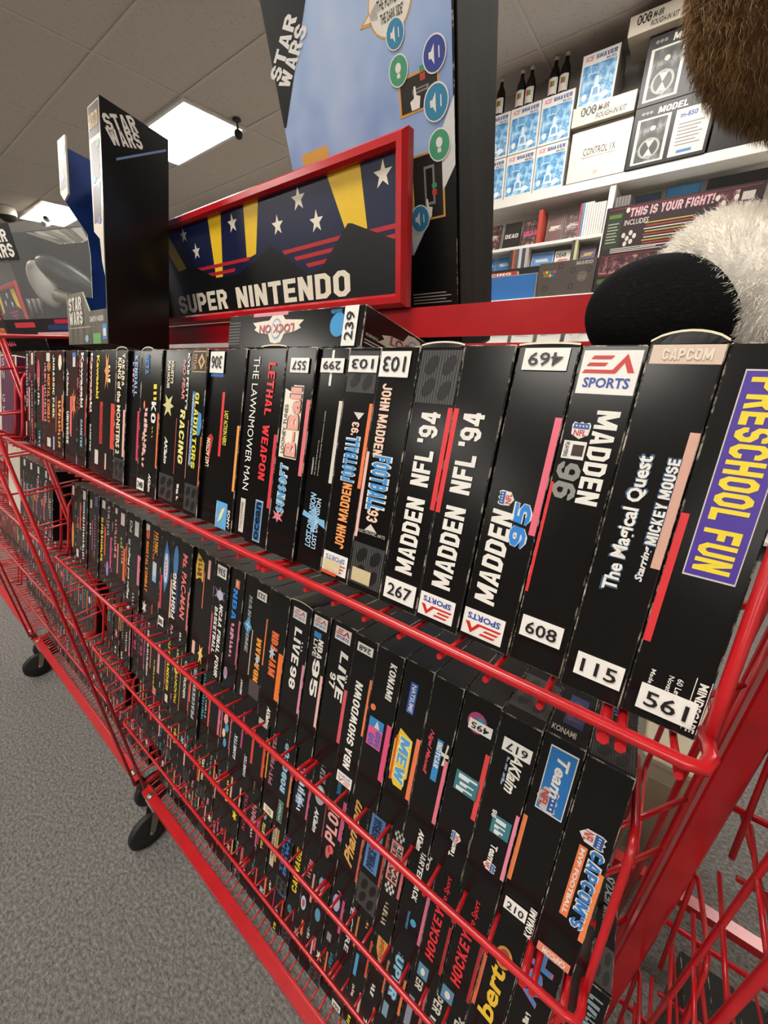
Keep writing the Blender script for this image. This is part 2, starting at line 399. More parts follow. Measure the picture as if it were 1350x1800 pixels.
class Face:
    """prints onto a rectangle: pt(u, v, layer) gives the local point; u, v are fractions of the face"""
    def __init__(s, mb, pt, seed=0): s.mb = mb; s.pt = pt; s.rng = random.Random(seed)
    def quad(s, col, r, layer=1):
        v0, v1, u0, u1 = r; s.mb.poly([s.pt(u0, v0, layer), s.pt(u1, v0, layer), s.pt(u1, v1, layer), s.pt(u0, v1, layer)], col)
    def shape(s, col, pts, d, r, layer=2):
        g = orient(d, r); s.mb.poly([s.pt(*g(a, b), layer) for a, b in pts], col)
    def disc(s, col, r, layer=2, n=16, tilt=0, asp=1):
        v0, v1, u0, u1 = r; cu, cv, ru, rv = (u0+u1)/2, (v0+v1)/2, (u1-u0)/2, (v1-v0)/2
        s.mb.poly([s.pt(cu+ru*(math.cos(2*math.pi*k/n)+tilt*math.sin(2*math.pi*k/n)), cv+rv*math.sin(2*math.pi*k/n), layer) for k in range(n)], col)
    def text(s, body, d, r, col, bold=.0, shear=.0, out=None, layer=3, ob=.05):
        g = orient(d, r)
        if out:
            vo, fo = text_geo(body, bold+ob, shear); s.mb.add([s.pt(*g(a*1.03-.015, b*1.2-.1), layer-1.2+z) for a, b, z in vo], fo, out)
        v, f = text_geo(body, bold, shear); s.mb.add([s.pt(*g(a, b), layer+z) for a, b, z in v], f, col)
    def scribble(s, col, r, layer=2):
        """marks that look like a small unreadable logo from afar"""
        v0, v1, u0, u1 = r; n = max(3, int((v1-v0)/.035)); v = v0
        st = (v1-v0)/n
        for k in range(n):
            a = u0+(u1-u0)*s.rng.uniform(0, .25); b = u1-(u1-u0)*s.rng.uniform(0, .25); h = st*s.rng.uniform(.5, .85); sk = st*s.rng.uniform(-.3, .3)
            if s.rng.random() < .5:
                s.mb.poly([s.pt(a, v, layer), s.pt(b, v+sk, layer), s.pt(b, v+h+sk, layer), s.pt(a, v+h, layer)], col)
            else:
                mid = a+(b-a)*s.rng.uniform(.3, .6)
                s.mb.poly([s.pt(a, v, layer), s.pt(mid, v, layer), s.pt(mid, v+h, layer), s.pt(a, v+h, layer)], col)
                s.mb.poly([s.pt(mid, v+h*.55, layer), s.pt(b, v+h*.55, layer), s.pt(b, v+h, layer), s.pt(mid, v+h, layer)], col)
            v += st
    def pattern(s, v0, v1, u0=.05, u1=.97):
        s.quad('#2b2b2b', (v0, v1, u0, u1), 1)
        n = 15
        for k in range(n):
            a = u0+(u1-u0)*(k+.2)/n; b = a+(u1-u0)*.34/n
            s.quad('#5a5a5a', (v0, v1, a, b), 1.5)
        w, h = u1-u0, v1-v0
        for (cu, cv) in ((.3, .3), (.72, .25), (.3, .72), (.74, .72)):
            s.disc('#161616', (v0+h*(cv-.19), v0+h*(cv+.19), u0+w*(cu-.15), u0+w*(cu+.15)), 2, 14, .45)
    def sports_logo(s, d, r, fade=False):
        red, blue = ('#c4685f', '#6f83b4') if fade else ('#c8281f', '#25449c')
        s.quad('#f0ece6', r, 1)
        E_ = [[(.2, .88), (.55, .88), (.5, .8), (.15, .8)], [(.14, .72), (.46, .72), (.42, .64), (.09, .64)], [(.08, .56), (.56, .56), (.76, .92), (.93, .5), (.82, .5), (.74, .72), (.62, .48), (.04, .48)]]
        for p in E_: s.shape(red, p, d, r, 2)
        v0, v1, u0, u1 = r; g = orient(d, r)
        v, f = text_geo('SPORTS', .03, 0.0)
        s.mb.add([s.pt(*g(.1+.8*a, .14+.24*b), 2) for a, b, z in v], f, blue)
    def shield(s, d, r):
        p = [(.1, .98), (.35, .9), (.5, 1), (.65, .9), (.9, .98), (1, .8), (.95, .25), (.5, 0), (.05, .25), (0, .8)]
        s.shape('#e8e4e0', p, d, r, 2)
        s.shape('#2a5aa0', [(.1, .9), (.9, .9), (.93, .58), (.07, .58)], d, r, 2.5)
        for k in range(4): s.shape('#e8e4e0', [(.2+.18*k, .8), (.28+.18*k, .8), (.28+.18*k, .7), (.2+.18*k, .7)], d, r, 3)
        g = orient(d, r); v, f = text_geo('NFL', .03, 0.0)
        s.mb.add([s.pt(*g(.16+.68*a, .17+.36*b), 3) for a, b, z in v], f, '#c9402c')
LAY = .00018

def ordinal(n):
    ones = ['', 'first', 'second', 'third', 'fourth', 'fifth', 'sixth', 'seventh', 'eighth', 'ninth', 'tenth', 'eleventh', 'twelfth', 'thirteenth', 'fourteenth', 'fifteenth', 'sixteenth', 'seventeenth', 'eighteenth', 'nineteenth']
    if n < 20: return ones[n]
    t = {2: ('twenty', 'twentieth'), 3: ('thirty', 'thirtieth'), 4: ('forty', 'fortieth')}[n//10]
    return t[1] if n % 10 == 0 else t[0]+'-'+ones[n % 10]
# ------------------------------------------------------------------ the room
X0, X1, Y0, Y1, ZC = -13.0, 3.6, -14.0, 3.95, H+1.87
def room_quad(name, pts, mat):
    mb = MB(); mb.poly(pts, mat); return structure(name, mb)
room_quad('floor', [(X0, Y0, 0), (X1, Y0, 0), (X1, Y1, 0), (X0, Y1, 0)], 'carpet')
room_quad('ceiling', [(X0, Y0, ZC), (X0, Y1, ZC), (X1, Y1, ZC), (X1, Y0, ZC)], 'ceiling_tile')
room_quad('wall_back', [(X0, Y1, 0), (X1, Y1, 0), (X1, Y1, ZC), (X0, Y1, ZC)], 'wall_paint')
room_quad('wall_front', [(X0, Y0, 0), (X0, Y0, ZC), (X1, Y0, ZC), (X1, Y0, 0)], 'wall_paint')
room_quad('wall_left', [(X0, Y0, 0), (X0, Y1, 0), (X0, Y1, ZC), (X0, Y0, ZC)], 'wall_paint')
room_quad('wall_right', [(X1, Y0, 0), (X1, Y0, ZC), (X1, Y1, ZC), (X1, Y1, 0)], 'wall_paint')
mb = MB()
GX, GY = -3.72, 2.34
k = math.ceil((X0-GX)/1.22)
while GX+1.22*k < X1:
    x = GX+1.22*k; mb.box((x-.011, Y0, ZC-.005), (x+.011, Y1, ZC), 'ceiling_bar'); k += 1
k = math.ceil((Y0-GY)/.61)
while GY+.61*k < Y1:
    y = GY+.61*k; mb.box((X0, y-.011, ZC-.0055), (X1, y+.011, ZC), 'ceiling_bar'); k += 1
structure('trim_1', mb)
mb = MB(); mb.box((X0, Y1-.015, 0), (X1, Y1, .1), 'shelf_white'); structure('baseboard_back', mb)

# ceiling panel lamps: recessed trays with a diffuser, set into the tile grid
lamp_frame = MB()
for a, b in (((0, 0, -.02), (1.22, .03, .0)), ((0, .58, -.02), (1.22, .61, 0)), ((0, .03, -.02), (.03, .58, 0)), ((1.19, .03, -.02), (1.22, .58, 0))):
    lamp_frame.box(a, b, 'shelf_white')
lamp_glass = MB(); lamp_glass.box((.03, .03, -.016), (1.19, .58, -.006), 'lamp')
LAMPS = [(-4.94, 2.34, 'square white ceiling panel lamp behind the tall dark carton'), (-8.6, 2.34, 'white ceiling panel lamp farther down the ceiling, beside the dome camera')]
for x, ys in ((-8.6, (-.71, -3.15)), (-4.94, (-.71, -3.15)), (-1.28, (2.34, -.71, -3.15)), (1.16, (2.34, -3.15)), (-3.72, (-5.59, -8.03, -10.47)), (1.16, (-5.59, -8.03, -10.47))):
    for y in ys: LAMPS.append((x, y, 'white ceiling panel lamp out over the shop floor'))
fr0 = gl0 = None
for x, y, lab in LAMPS:
    t = tag(empty('ceiling_light', (x, y, ZC)), lab, 'lamp', 'ceiling panel lamps')
    if fr0 is None:
        fr0 = lamp_frame.build('lamp_frame', t); gl0 = lamp_glass.build('diffuser', t)
    else:
        for s in (fr0, gl0):
            c = s.copy(); C.collection.objects.link(c); c.parent = t

# ------------------------------------------------------------------ red wire racks
S = .2475                                  # shelf spacing
YB, ZB = .165, -.155                       # front bottom edge of a box on the top shelf
LEAN = math.atan(.2913); HB, DB = .1627, .127
RUNGS = [-.027-.0765*i for i in range(15)]
def build_rack(x_off, label, rungs, ladders):
    name = 'wire_rack'
    O = Vector((-.46, .3, -H))             # root on the floor under the middle of the rack
    root = tag(empty(name, (O.x+x_off, O.y, 0)), label, 'rack', 'red wire racks')
    def L(x, y, z): return (x-O.x, y-O.y, z-O.z)
    R = 'red_paint'
    for xe, yf in ((-.97, .132), (.05, .119))[:2 if ladders else 1]:
        mb = MB()
        for y, top in ((yf, .03), (.19, .022), (.43, .03), (.66, .03)):
            mb.tube([L(xe, y, -1.16), L(xe, y, top)], (.0036 if y < .16 else .0026) if y < .3 else .005, R, 10)
        mb.tube([L(xe, yf-.005, .026), L(xe, .665, .026)], .003, R, 8)
        for z in rungs: mb.tube([L(xe, yf, z), L(xe, .232, z)], .002, R, 8)
        for z in rungs[::5]: mb.tube([L(xe, .43, z), L(xe, .66, z)], .002, R, 8)
        mb.build('end_frame', root)
    if not ladders:                        # square end post with a thin tube beside it
        mb = MB(); mb.bev(L(.1185, .387, -1.2), L(.1435, .412, -.002), .002, R); mb.box(L(.045, .395, -1.2), L(.1185, .405, -1.185), R)
        mb.box(L(.04, .402, -.03), L(.1185, .411, -.008), R)
        mb.build('end_post', root)
        mb = MB(); mb.tube([L(.106, .372, -1.19), L(.106, .372, .0)], .004, R, 8); mb.tube([L(.110, .384, -1.19), L(.110, .384, .0)], .003, R, 8)
        for k in range(4):
            for q in (-.075, -.165): mb.tube([L(.044, .285, q-.09-S*k), L(.106, .372, q-.10-S*k)], .0027, R, 8)
        mb.build('side_brace', root)
    for k in range(4):
        dz = -S*k; xr = .041; xl = -.957
        if k == 2: dz += .005
        mb = MB()
        rail = [L(xl-.002, .165, -.148+dz), L(xl-.002, .148, -.1435+dz), L(xl, .1432, -.1447+dz), L(xl+.006, .142, -.145+dz), L(xr-.006, .142, -.145+dz), L(xr, .1432, -.1447+dz), L(xr+.002, .148, -.1435+dz), L(xr+.002, .166, -.148+dz)]
        mb.tube(rail, .0028, R, 10)
        mb.tube([L(xl-.01, .30, -.193+dz), L(xr+.006, .30, -.193+dz)], .0035, R, 8)
        mb.tube([L(xl-.01, .215, -.1765+dz), L(xr+.006, .215, -.1765+dz)], .0026, R, 6)
        n = 38
        for i in range(n+1):
            x = xl+.006+(xr-xl-.012)*i/n
            r = .0027 if i % 9 == 1 else .0017
            mb.tube([L(x, .1405, -.1513+dz), L(x, .165, -.1595+dz), L(x, .305, -.1995+dz)], r, R, 6)
            if i % 9 == 1 and i > 1:
                x2 = x+.0065
                mb.tube([L(x2, .1402, -.1515+dz), L(x2, .165, -.1595+dz), L(x2, .305, -.1995+dz)], .0023, R, 6)
        sh = mb.build('wire_shelf', root)
        for xe in (xl-.003, xr+.003):
            mb = MB(); ca, sa = math.cos(LEAN), math.sin(LEAN)
            def P(h, d): return L(xe, .152+sa*h+ca*d, -.144+dz+ca*h-sa*d)
            mb.tube([P(-.006, .01), P(.02, .012), P(.105, .012), P(.115, .016), P(.119, .026), P(.119, .10), P(.115, .11), P(.105, .114), P(-.03, .114)], .0026, R, 10)
            mb.build('bookend', sh)
    mb = MB()
    for i in range(49):
        x = -.955+.99*i/48
        mb.tube([L(x, .140, -1.1525), L(x, .165, -1.151), L(x, .305, -1.190)], .002, R, 6)
    mb.tube([L(-.965, .30, -1.183), L(.045, .30, -1.183)], .0035, R, 8)
    mb.build('base_shelf', root)
    mb = MB()
    mb.box(L(-.962, .1215, -1.157), L(.045, .1437, -1.1545), R); mb.box(L(-.962, .1215, -1.18), L(.045, .124, -1.157), R); mb.box(L(-.962, .1405, -1.1545), L(.045, .1437, -1.149), R)
    for x in (-.93, .012): mb.lathe([(0, .0), (.0105, 0), (.0105, .0015), (.0085, .004), (.004, .0052), (0, .0055)], L(x, .1325, -1.1545), (0, 0, 1), 'chrome', 14)
    mb.build('base_rail', root)
    mb = MB(); mb.box(L(-.962, .64, -1.18), L(.045, .665, -1.155), R)
    for x in (-.962, .035): mb.box(L(x, .1437, -1.20), L(x+.01, .665, -1.188), R)
    mb.build('base_frame', root)
    for x in (-.93, .012):
        for y, sw in ((.1325, -1 if x < -.5 else 1), (.645, 1)):
            mb = MB(); zt = -1.18
            mb.box(L(x-.02, y-.012, zt-.004), L(x+.02, y+.012, zt), 'chrome')
            mb.lathe([(.012, 0), (.014, .008), (.012, .016)], L(x, y, zt-.02), (0, 0, 1), 'chrome', 14)
            for sx in (-1, 1):
                q = [(y+.012, zt-.018), (y-.012, zt-.018), (y+sw*.03-.008, zt-.09), (y+sw*.03+.008, zt-.09)]
                for xx in (x+sx*.015, x+sx*.0175): mb.poly([L(xx, a, b) for a, b in q], 'chrome')
            mb.box(L(x-.0175, y-.012, zt-.022), L(x+.0175, y+.012, zt-.018), 'chrome')
            mb.tube([L(x-.021, y+sw*.03, zt-.086), L(x+.021, y+sw*.03, zt-.086)], .0045, 'chrome', 8)
            cs = mb.build('caster', root)
            w = MB(); ax = zt-.086; rr = H+zt-.086
            w.lathe([(.006, -.013), (rr*.55, -.013), (rr*.62, -.010), (rr*.9, -.011), (rr, -.006), (rr, .006), (rr*.9, .011), (rr*.62, .010), (rr*.55, .013), (.006, .013)], L(x, y+sw*.03, ax), (1, 0, 0), 'rubber', 24)
            w.build('wheel', cs)
    mb = MB()
    mb.box(L(-.972, .40, .011), L(.052, .413, .041), R); mb.tube([L(-.97, .40, .001), L(.05, .40, .001)], .0032, R, 8)
    mb.build('crossbeam', root)
    mb = MB()
    for i in range(26):
        x = -.95+.99*i/25; mb.tube([L(x, .418, -.0145), L(x, .655, -.0145)], .002, R, 6)
    for y in (.418, .53, .655): mb.tube([L(-.97, y, -.018), L(.05, y, -.018)], .003, R, 8)
    mb.build('middle_tray', root)
    return root
RACK_PITCH = 1.05
rack = build_rack(0, 'red wire rack with the star sign, full of black game boxes, nearest the camera', RUNGS, False)
def copy_tree(o, parent=None):
    c = o.copy(); C.collection.objects.link(c); c.parent = parent
    for ch in list(o.children): copy_tree(ch, c)
    return c
aisle = build_rack(-RACK_PITCH, 'red wire rack second along the aisle, behind the double ladder frame', RUNGS, True)
c = copy_tree(aisle); c.location.x -= RACK_PITCH; c['label'] = 'red wire rack farthest down the aisle, cut by the photo edge'
c = build_rack(1.107, 'red wire rack beyond the purple-panel box, only its ladder end in view', [-.07-.0765*i for i in range(14)], False); c.location.y += .104
# ------------------------------------------------------------------ black game boxes
WHT, OFF, YEL, RED, PNK, PAL, ORG, BLU, SKY, GRY, CRM, GRN, MAG, TEAL, PUR = '#ece8e0', '#d9d3c8', '#f0d832', '#e0343a', '#e86a80', '#eab9ae', '#ef7d4a', '#2b6cc4', '#64aee2', '#8b8a88', '#efe2c4', '#5fae4a', '#d2447c', '#2d93a8', '#4a2f9a'
def draw(fc, it, sticker):
    k = it[0]
    if k == 't': fc.text(it[1], it[2], it[3], it[4], *it[5:])
    elif k == 'q': fc.quad(it[1], it[2], *it[3:])
    elif k == 'e': fc.disc(it[1], it[2], *it[3:])
    elif k == 'g': fc.shape(it[1], it[2], it[3], it[4], *it[5:])
    elif k == 'x': fc.scribble(it[1], it[2], *it[3:])
    elif k == 'p': fc.pattern(*it[1:])
    elif k == 'ea': fc.sports_logo(*it[1:])
    elif k == 'nfl': fc.shield(*it[1:])
    elif k == 's': sticker.append(it)
def stripe(side, col, v0, v1, w=.17):
    return ('q', col, (v0, v1, 1-w, .985) if side == 'R' else (v0, v1, .015, w))
def make_box(x0, w, yb, zb, spec=(), top=(), rot=None, flap=0, parent=None, stick_col='#f1eee8', h=HB, d=DB, wear=.0007):
    mb = MB(); mb.bev((0, 0, 0), (w, d, h), wear, 'black_card', 'worn_edge', 'worn_corner')
    st = []
    fs = Face(mb, lambda u, v, l: (u*w, -l*LAY, v*h), int(abs(x0)*1e5)); ft = Face(mb, lambda u, v, l: (u*w, v*d, h+l*LAY), 3)
    for it in spec: draw(fs, it, st)
    for it in top: draw(ft, it, st)
    o = mb.build('game_box', None, (x0, yb, zb+H), rot or (-LEAN, 0, 0))
    for it in st:                                         # a stuck-on paper label
        sm = MB(); f2 = Face(sm, lambda u, v, l: (u*w, -l*LAY, v*h))
        v0, v1, u0, u1 = it[3]
        sm.box((u0*w, -.0012, v0*h), (u1*w, -.0008, v1*h), stick_col)
        f3 = Face(sm, lambda u, v, l: (u*w, -.0012-l*LAY, v*h))
        du, dv = (u1-u0), (v1-v0)
        f3.text(it[1], it[2], (v0+dv*.2, v1-dv*.2, u0+du*.12, u1-du*.12), '#1a1a1a', .012)
        s_ = sm.build('number_sticker', o)
    if flap:                                              # lid that bulges open
        fm = MB(); n = 8; pts = []
        for i in range(n+1):
            u = i/n; zz = h+.0006+flap*math.sin(math.pi*u)**.7
            pts.append((u*w, zz))
        for (a, za), (b, zb2) in zip(pts, pts[1:]):
            fm.poly([(a, -.0004, za), (b, -.0004, zb2), (b, d*.9, zb2*.3+h*.7+.0004), (a, d*.9, za*.3+h*.7+.0004)], 'black_card')
            fm.poly([(a, -.0006, za-.0009), (b, -.0006, zb2-.0009), (b, -.0006, zb2), (a, -.0006, za)], CRM)
            fm.poly([(a, -.0002, h-.001), (b, -.0002, h-.001), (b, -.0004, zb2-.0009), (a, -.0004, za-.0009)], 'black_card')
        fm.build('lid_flap', o)
    return o
F = 1.0
def logo_t(body, d, r, col, bold=.03, shear=0.0, out=None): return ('t', body, d, r, col, bold, shear, out)
ROW1 = [.0415, .0132, -.0133, -.0403, -.0699, -.0989, -.1275, -.157, -.1844, -.2126, -.245, -.2761, -.2982, -.3263, -.3545, -.3813, -.4086, -.4434, -.469, -.4978, -.5259, -.5566, -.5958, -.6355, -.6577, -.6906, -.7172, -.7462, -.7795, -.8038, -.8499, -.8960, -.9250, -.954]
BALL = [(.0, .3), (.3, .0), (.7, .05), (1, .45), (.8, .95), (.3, 1), (.05, .7)]
WING = [(0, .55), (.45, .45), (.42, 0), (.6, .05), (.6, .45), (1, .3), (.95, .6), (.6, .6), (.55, 1), (.42, .9), (.42, .62), (.05, .75)]
SPIKE = [(.5, 1), (.62, .7), (.98, .8), (.75, .5), (1, .2), (.6, .3), (.5, 0), (.38, .3), (0, .2), (.22, .5), (.02, .85), (.38, .7)]
SPEC1 = [
 ('purple panel of yellow letters and 561 sticker', [('q', OFF, (.425, .938, .24, .86)), ('q', PUR, (.43, .934, .255, .845), 2), logo_t('PRESCHOOL FUN', 'D', (.445, .92, .33, .76), YEL, .045), logo_t('EARLY YEARS', 'D', (.66, .9, .875, .955), WHT, .03), stripe('L', RED, .22, .58, .12), logo_t('MINDSCAPE', 'D', (.02, .16, .84, .95), WHT, .04), logo_t('60 Leveroni Ct', 'D', (.03, .15, .58, .66), WHT, .01), logo_t('Novato, CA', 'D', (.06, .15, .46, .54), WHT, .01), logo_t('Made in Japan', 'D', (.04, .15, .22, .3), WHT, .01), ('q', WHT, (.02, .17, .975, .985)), ('q', WHT, (.02, .17, .79, .8)), ('s', '561', 'H', (.03, .105, .17, .9))]),
 ('white story-book lettering and 115 sticker', [('q', '#dcc3ae', (.945, .992, .05, .98)), logo_t('CAPCOM', 'H', (.955, .982, .2, .85), '#e9ddcb', .05), logo_t('The Magical Quest', 'U', (.33, .71, .24, .54), WHT, .05, 0, '#37597c'), logo_t('Starring', 'U', (.375, .475, .68, .82), WHT, .03, .3, '#37597c'), logo_t('MICKEY MOUSE', 'U', (.48, .71, .68, .84), WHT, .05, 0, '#37597c'), stripe('R', '#d9a896', .42, .78, .15), ('s', '115', 'H', (.055, .125, .17, .93))]),
 ('sports logo on top, grey 96 and 608 sticker', [('ea', 'H', (.865, .985, .06, .96)), logo_t('MADDEN', 'D', (.55, .82, .5, .86), WHT, .06), ('nfl', 'H', (.735, .785, .15, .46)), ('q', WHT, (.675, .728, .08, .46)), ('q', '#3a2220', (.685, .718, .24, .43), 2), logo_t('PLAYERS', 'D', (.68, .723, .11, .18), '#2a2a2a', .02), logo_t('96', 'D', (.552, .665, .07, .47), '#8f8d88', .06, .2), stripe('L', RED, .24, .6, .07), ('s', '608', 'H', (.095, .165, .1, .87))]),
 ('blue 95, 469 sticker and pink stripe', [logo_t('MADDEN', 'U', (.15, .48, .16, .56), WHT, .05, .2), ('nfl', 'U', (.495, .545, .2, .5)), logo_t('95', 'U', (.37, .515, .55, .84), '#2f86dc', .06, .2, WHT), stripe('R', PNK, .42, .79, .13), ('ea', 'I', (.02, .115, .02, .84)), ('s', '469', 'I', (.925, .99, .13, .87))]),
 ("tall white '94 lettering and red-blue sports logo at its foot", [logo_t("MADDEN  NFL '94", 'U', (.15, .78, .25, .68), WHT, .06), stripe('L', RED, .42, .79, .12), ('ea', 'I', (.025, .115, .04, .86))]),
 ("tall white '94 lettering, 267 sticker and striped top", [logo_t("MADDEN  NFL '94", 'U', (.15, .77, .29, .74), WHT, .06), stripe('R', RED, .42, .79, .12), ('p', .8, .985), ('s', '267', 'H', (.03, .115, .1, .93))]),
 ('blue and pink football lettering reading down, 103 sticker', [logo_t('JOHN MADDEN', 'D', (.58, .86, .2, .46), '#f2cdb8', .05), logo_t("FOOTBALL", 'D', (.36, .58, .26, .72), '#3f92d8', .06, 0, WHT), logo_t("'93", 'D', (.31, .37, .3, .62), '#f2cdb8', .05), ('g', OFF, [(.1, 0), (.5, 1), (1, 0)], 'H', (.27, .3, .25, .65)), logo_t('ELECTRONIC ARTS', 'H', (.255, .268, .1, .9), OFF, .0), stripe('L', PAL, .23, .59, .1), ('p', .03, .21), ('q', '#cdbf96', (.04, .1, .12, .68), 4), ('s', '103', 'I', (.885, .98, .05, .82))]),
 ('orange and blue football lettering reading up, 103 sticker', [logo_t('JOHN MADDEN', 'U', (.15, .44, .4, .72), '#efa05e', .05), logo_t('FOOTBALL', 'U', (.45, .64, .32, .72), '#3f92d8', .06, 0, WHT), logo_t("'93", 'U', (.645, .7, .42, .66), '#f2cdb8', .05), ('g', OFF, [(.1, 0), (.5, 1), (1, 0)], 'I', (.71, .74, .42, .8)), stripe('R', ORG, .43, .78, .12), ('p', .82, .985), ('ea', 'I', (.025, .12, .05, .92), True), ('q', '#d9c9a0', (.035, .085, .1, .7), 4), ('q', '#e05a2a', (.015, .03, .05, .6), 4), ('s', '103', 'I', (.9, .965, .06, .97))]),
 ('pale blue butterfly logo, white stripe and 299 sticker', [logo_t('LOST DIMENSION', 'U', (.1, .36, .3, .52), '#9fc8e6', .03, .2), logo_t('LOST DIMENSION', 'U', (.1, .34, .55, .72), '#bcd9ee', .02), ('g', '#7fb8e2', WING, 'H', (.17, .3, .05, .96), 1.5), stripe('R', OFF, .42, .78, .13), logo_t('WARRANTY', 'U', (.44, .52, .2, .26), OFF, .02), logo_t('90 day limited warranty', 'U', (.44, .6, .32, .37), OFF, 0), logo_t('(complete warranty information inside)', 'U', (.44, .73, .43, .48), OFF, 0), ('q', WHT, (.84, .99, .42, .5)), ('s', '299', 'I', (.895, .955, .1, .9))]),
 ('cream panel of pink cartoon lettering and 557 sticker', [('g', '#efe6d6', [(0, 0), (1, 0), (1, .55), (.9, .6), (.95, 1), (0, 1)], 'U', (.49, .83, .08, .72), 1), logo_t('LOONEY TUNES', 'U', (.51, .74, .14, .26), '#1b1b1b', .01), logo_t('B-Ball', 'U', (.5, .82, .3, .68), '#f0a89c', .07, 0, '#1b1b1b'), stripe('R', '#e2757c', .42, .77, .14), logo_t('SUNSOFT', 'U', (.22, .46, .22, .48), '#5a9fd6', .05, .3, WHT), ('g', '#d9828a', SPIKE, 'H', (.165, .23, .1, .5)), ('s', '557', 'I', (.885, .95, .2, .82))]),
 ('red slanted lettering and blue bubble logo at its foot', [logo_t('LETHAL  WEAPON', 'D', (.35, .93, .38, .66), RED, .045, .15), stripe('R', '#d8404a', .22, .59, .14), ('q', OFF, (.025, .245, .38, .7)), ('q', '#2d7cc0', (.03, .24, .4, .68), 2), logo_t('ocean', 'U', (.035, .235, .44, .64), '#121212', .04, 0, WHT)]),
 ('long white serif lettering reading down', [logo_t('THE LAWNMOWER MAN', 'D', (.27, .96, .4, .78), WHT, .0), ('q', PAL, (.22, .58, .93, .985)), ('q', OFF, (.03, .22, .36, .68)), logo_t('T·HQ SOFTWARE', 'U', (.05, .2, .44, .6), '#5a5a5a', .01)]),
 ('blue feather label at its foot and orange stripe', [stripe('R', '#f0a04e', .24, .6, .14), logo_t('LAST ACTION HERO', 'D', (.48, .67, .12, .34), '#d8d04a', .03, .1), ('q', SKY, (.005, .16, .06, .7)), ('g', '#efe6a8', [(.1, .1), (.5, .35), (.9, .95), (.55, .85), (.3, .5)], 'H', (.02, .14, .14, .64), 2), logo_t('SONY', 'D', (.02, .13, .76, .9), WHT, .03), logo_t('IMAGESOFT', 'D', (.0, .14, .07, .14), WHT, .01)]),
 ('red comet lettering, red stripe and 306 sticker', [stripe('R', RED, .41, .77, .17), ('g', '#b8322e', [(0, .5), (.9, .0), (1, .35), (.9, .75)], 'U', (.32, .53, .04, .5)), logo_t('LAST ACTION', 'U', (.335, .5, .12, .34), CRM, .03), ('q', '#3a68b4', (.85, .87, .05, .8)), ('s', '306', 'I', (.87, .985, .02, .82))]),
 ('yellow and blue gladiator lettering and framed diamond on top', [logo_t('GLADIATORS', 'D', (.3, .75, .4, .68), '#e3da45', .05, .15), ('q', '#3f78c8', (.31, .755, .2, .36)), logo_t('AMERICAN GLADIATORS', 'D', (.32, .74, .22, .34), '#cfe0f2', .02), ('g', '#4c93c8', BALL, 'H', (.5, .64, .6, .95)), ('q', '#c89a60', (.865, .985, .08, .95)), ('q', '#2a1c18', (.872, .978, .11, .92), 2), ('g', '#d8b070', [(.5, 0), (1, .5), (.5, 1), (0, .5)], 'H', (.88, .97, .44, .9), 3), ('g', '#3a2822', [(.5, 0), (1, .5), (.5, 1), (0, .5)], 'H', (.9, .95, .55, .79), 3.5), logo_t('TITUS', 'D', (.88, .97, .16, .34), '#d8b070', .02), ('q', ORG, (.2, .5, .93, .985)), ('p', .03, .2)]),
 ('white and yellow racing lettering reading down', [logo_t("KYLE PETTY'S", 'D', (.64, .975, .6, .76), WHT, .03), logo_t('NO FEAR', 'D', (.7, .94, .3, .52), '#d98a86', .04, .2), logo_t('RACING', 'D', (.3, .64, .3, .66), '#e9e28c', .06, .2), stripe('R', '#e58a6a', .22, .58, .12), ('x', OFF, (.06, .18, .3, .5))]),
 ('pale spiky head logo and dark striped foot', [logo_t("KRUSTY'S", 'D', (.79, .93, .48, .64), CRM, .04), logo_t('FUN HOUSE', 'D', (.76, .93, .26, .42), CRM, .04), ('g', '#cfc98a', SPIKE, 'D', (.58, .72, .05, .75)), ('q', '#c85a4a', (.22, .58, .94, .985)), logo_t('AKlaim', 'D', (.27, .45, .3, .5), WHT, .05, .3), ('p', .03, .2)]),
 ('white KO lettering and orange stripe', [logo_t('KO', 'D', (.52, .66, .3, .72), WHT, .07), ('x', YEL, (.67, .78, .4, .7)), ('x', '#c8a23a', (.42, .5, .4, .52)), stripe('R', ORG, .22, .59, .14), logo_t('AKlaim', 'D', (.04, .17, .3, .55), WHT, .05, .3)]),
 ('pink brush lettering, small blue logo and 248 sticker', [logo_t('SETA', 'D', (.84, .97, .35, .65), '#2f8ad0', .06), ('x', PAL, (.3, .62, .4, .72)), ('x', '#e7b4a8', (.2, .45, .3, .6)), ('e', ORG, (.6, .66, .3, .45)), ('s', '248', 'H', (.02, .1, .05, .7))]),
 ('blue and pink double lettering and crimson stripe', [logo_t('KENDALL', 'D', (.68, .96, .4, .7), '#8fb4e0', .05), ('x', '#d9a0b0', (.7, .93, .2, .36)), stripe('R', '#d83a5a', .22, .58, .2)]),
 ('long white monster lettering and pink stripe', [logo_t('TAKARA', 'D', (.74, .97, .62, .84), CRM, .05), logo_t('KING of the MONSTERS 2', 'D', (.23, .94, .2, .56), CRM, .06), stripe('R', PAL, .22, .57, .2), ('p', .03, .2)]),
 ('orange flame lettering and wide red stripe', [('g', '#e09a50', SPIKE, 'D', (.7, .98, .1, .5)), ('x', CRM, (.76, .9, .4, .6)), stripe('R', '#e04438', .25, .6, .3), ('q', PAL, (.07, .2, .3, .42))]),
 ('yellow lettering and broad crimson panel', [logo_t('Kawasaki', 'D', (.62, .96, .28, .52), YEL, .06), ('q', '#c22a38', (.26, .6, .62, .98)), ('x', '#8a1c28', (.28, .58, .72, .86)), ('q', OFF, (.08, .2, .25, .55))]),
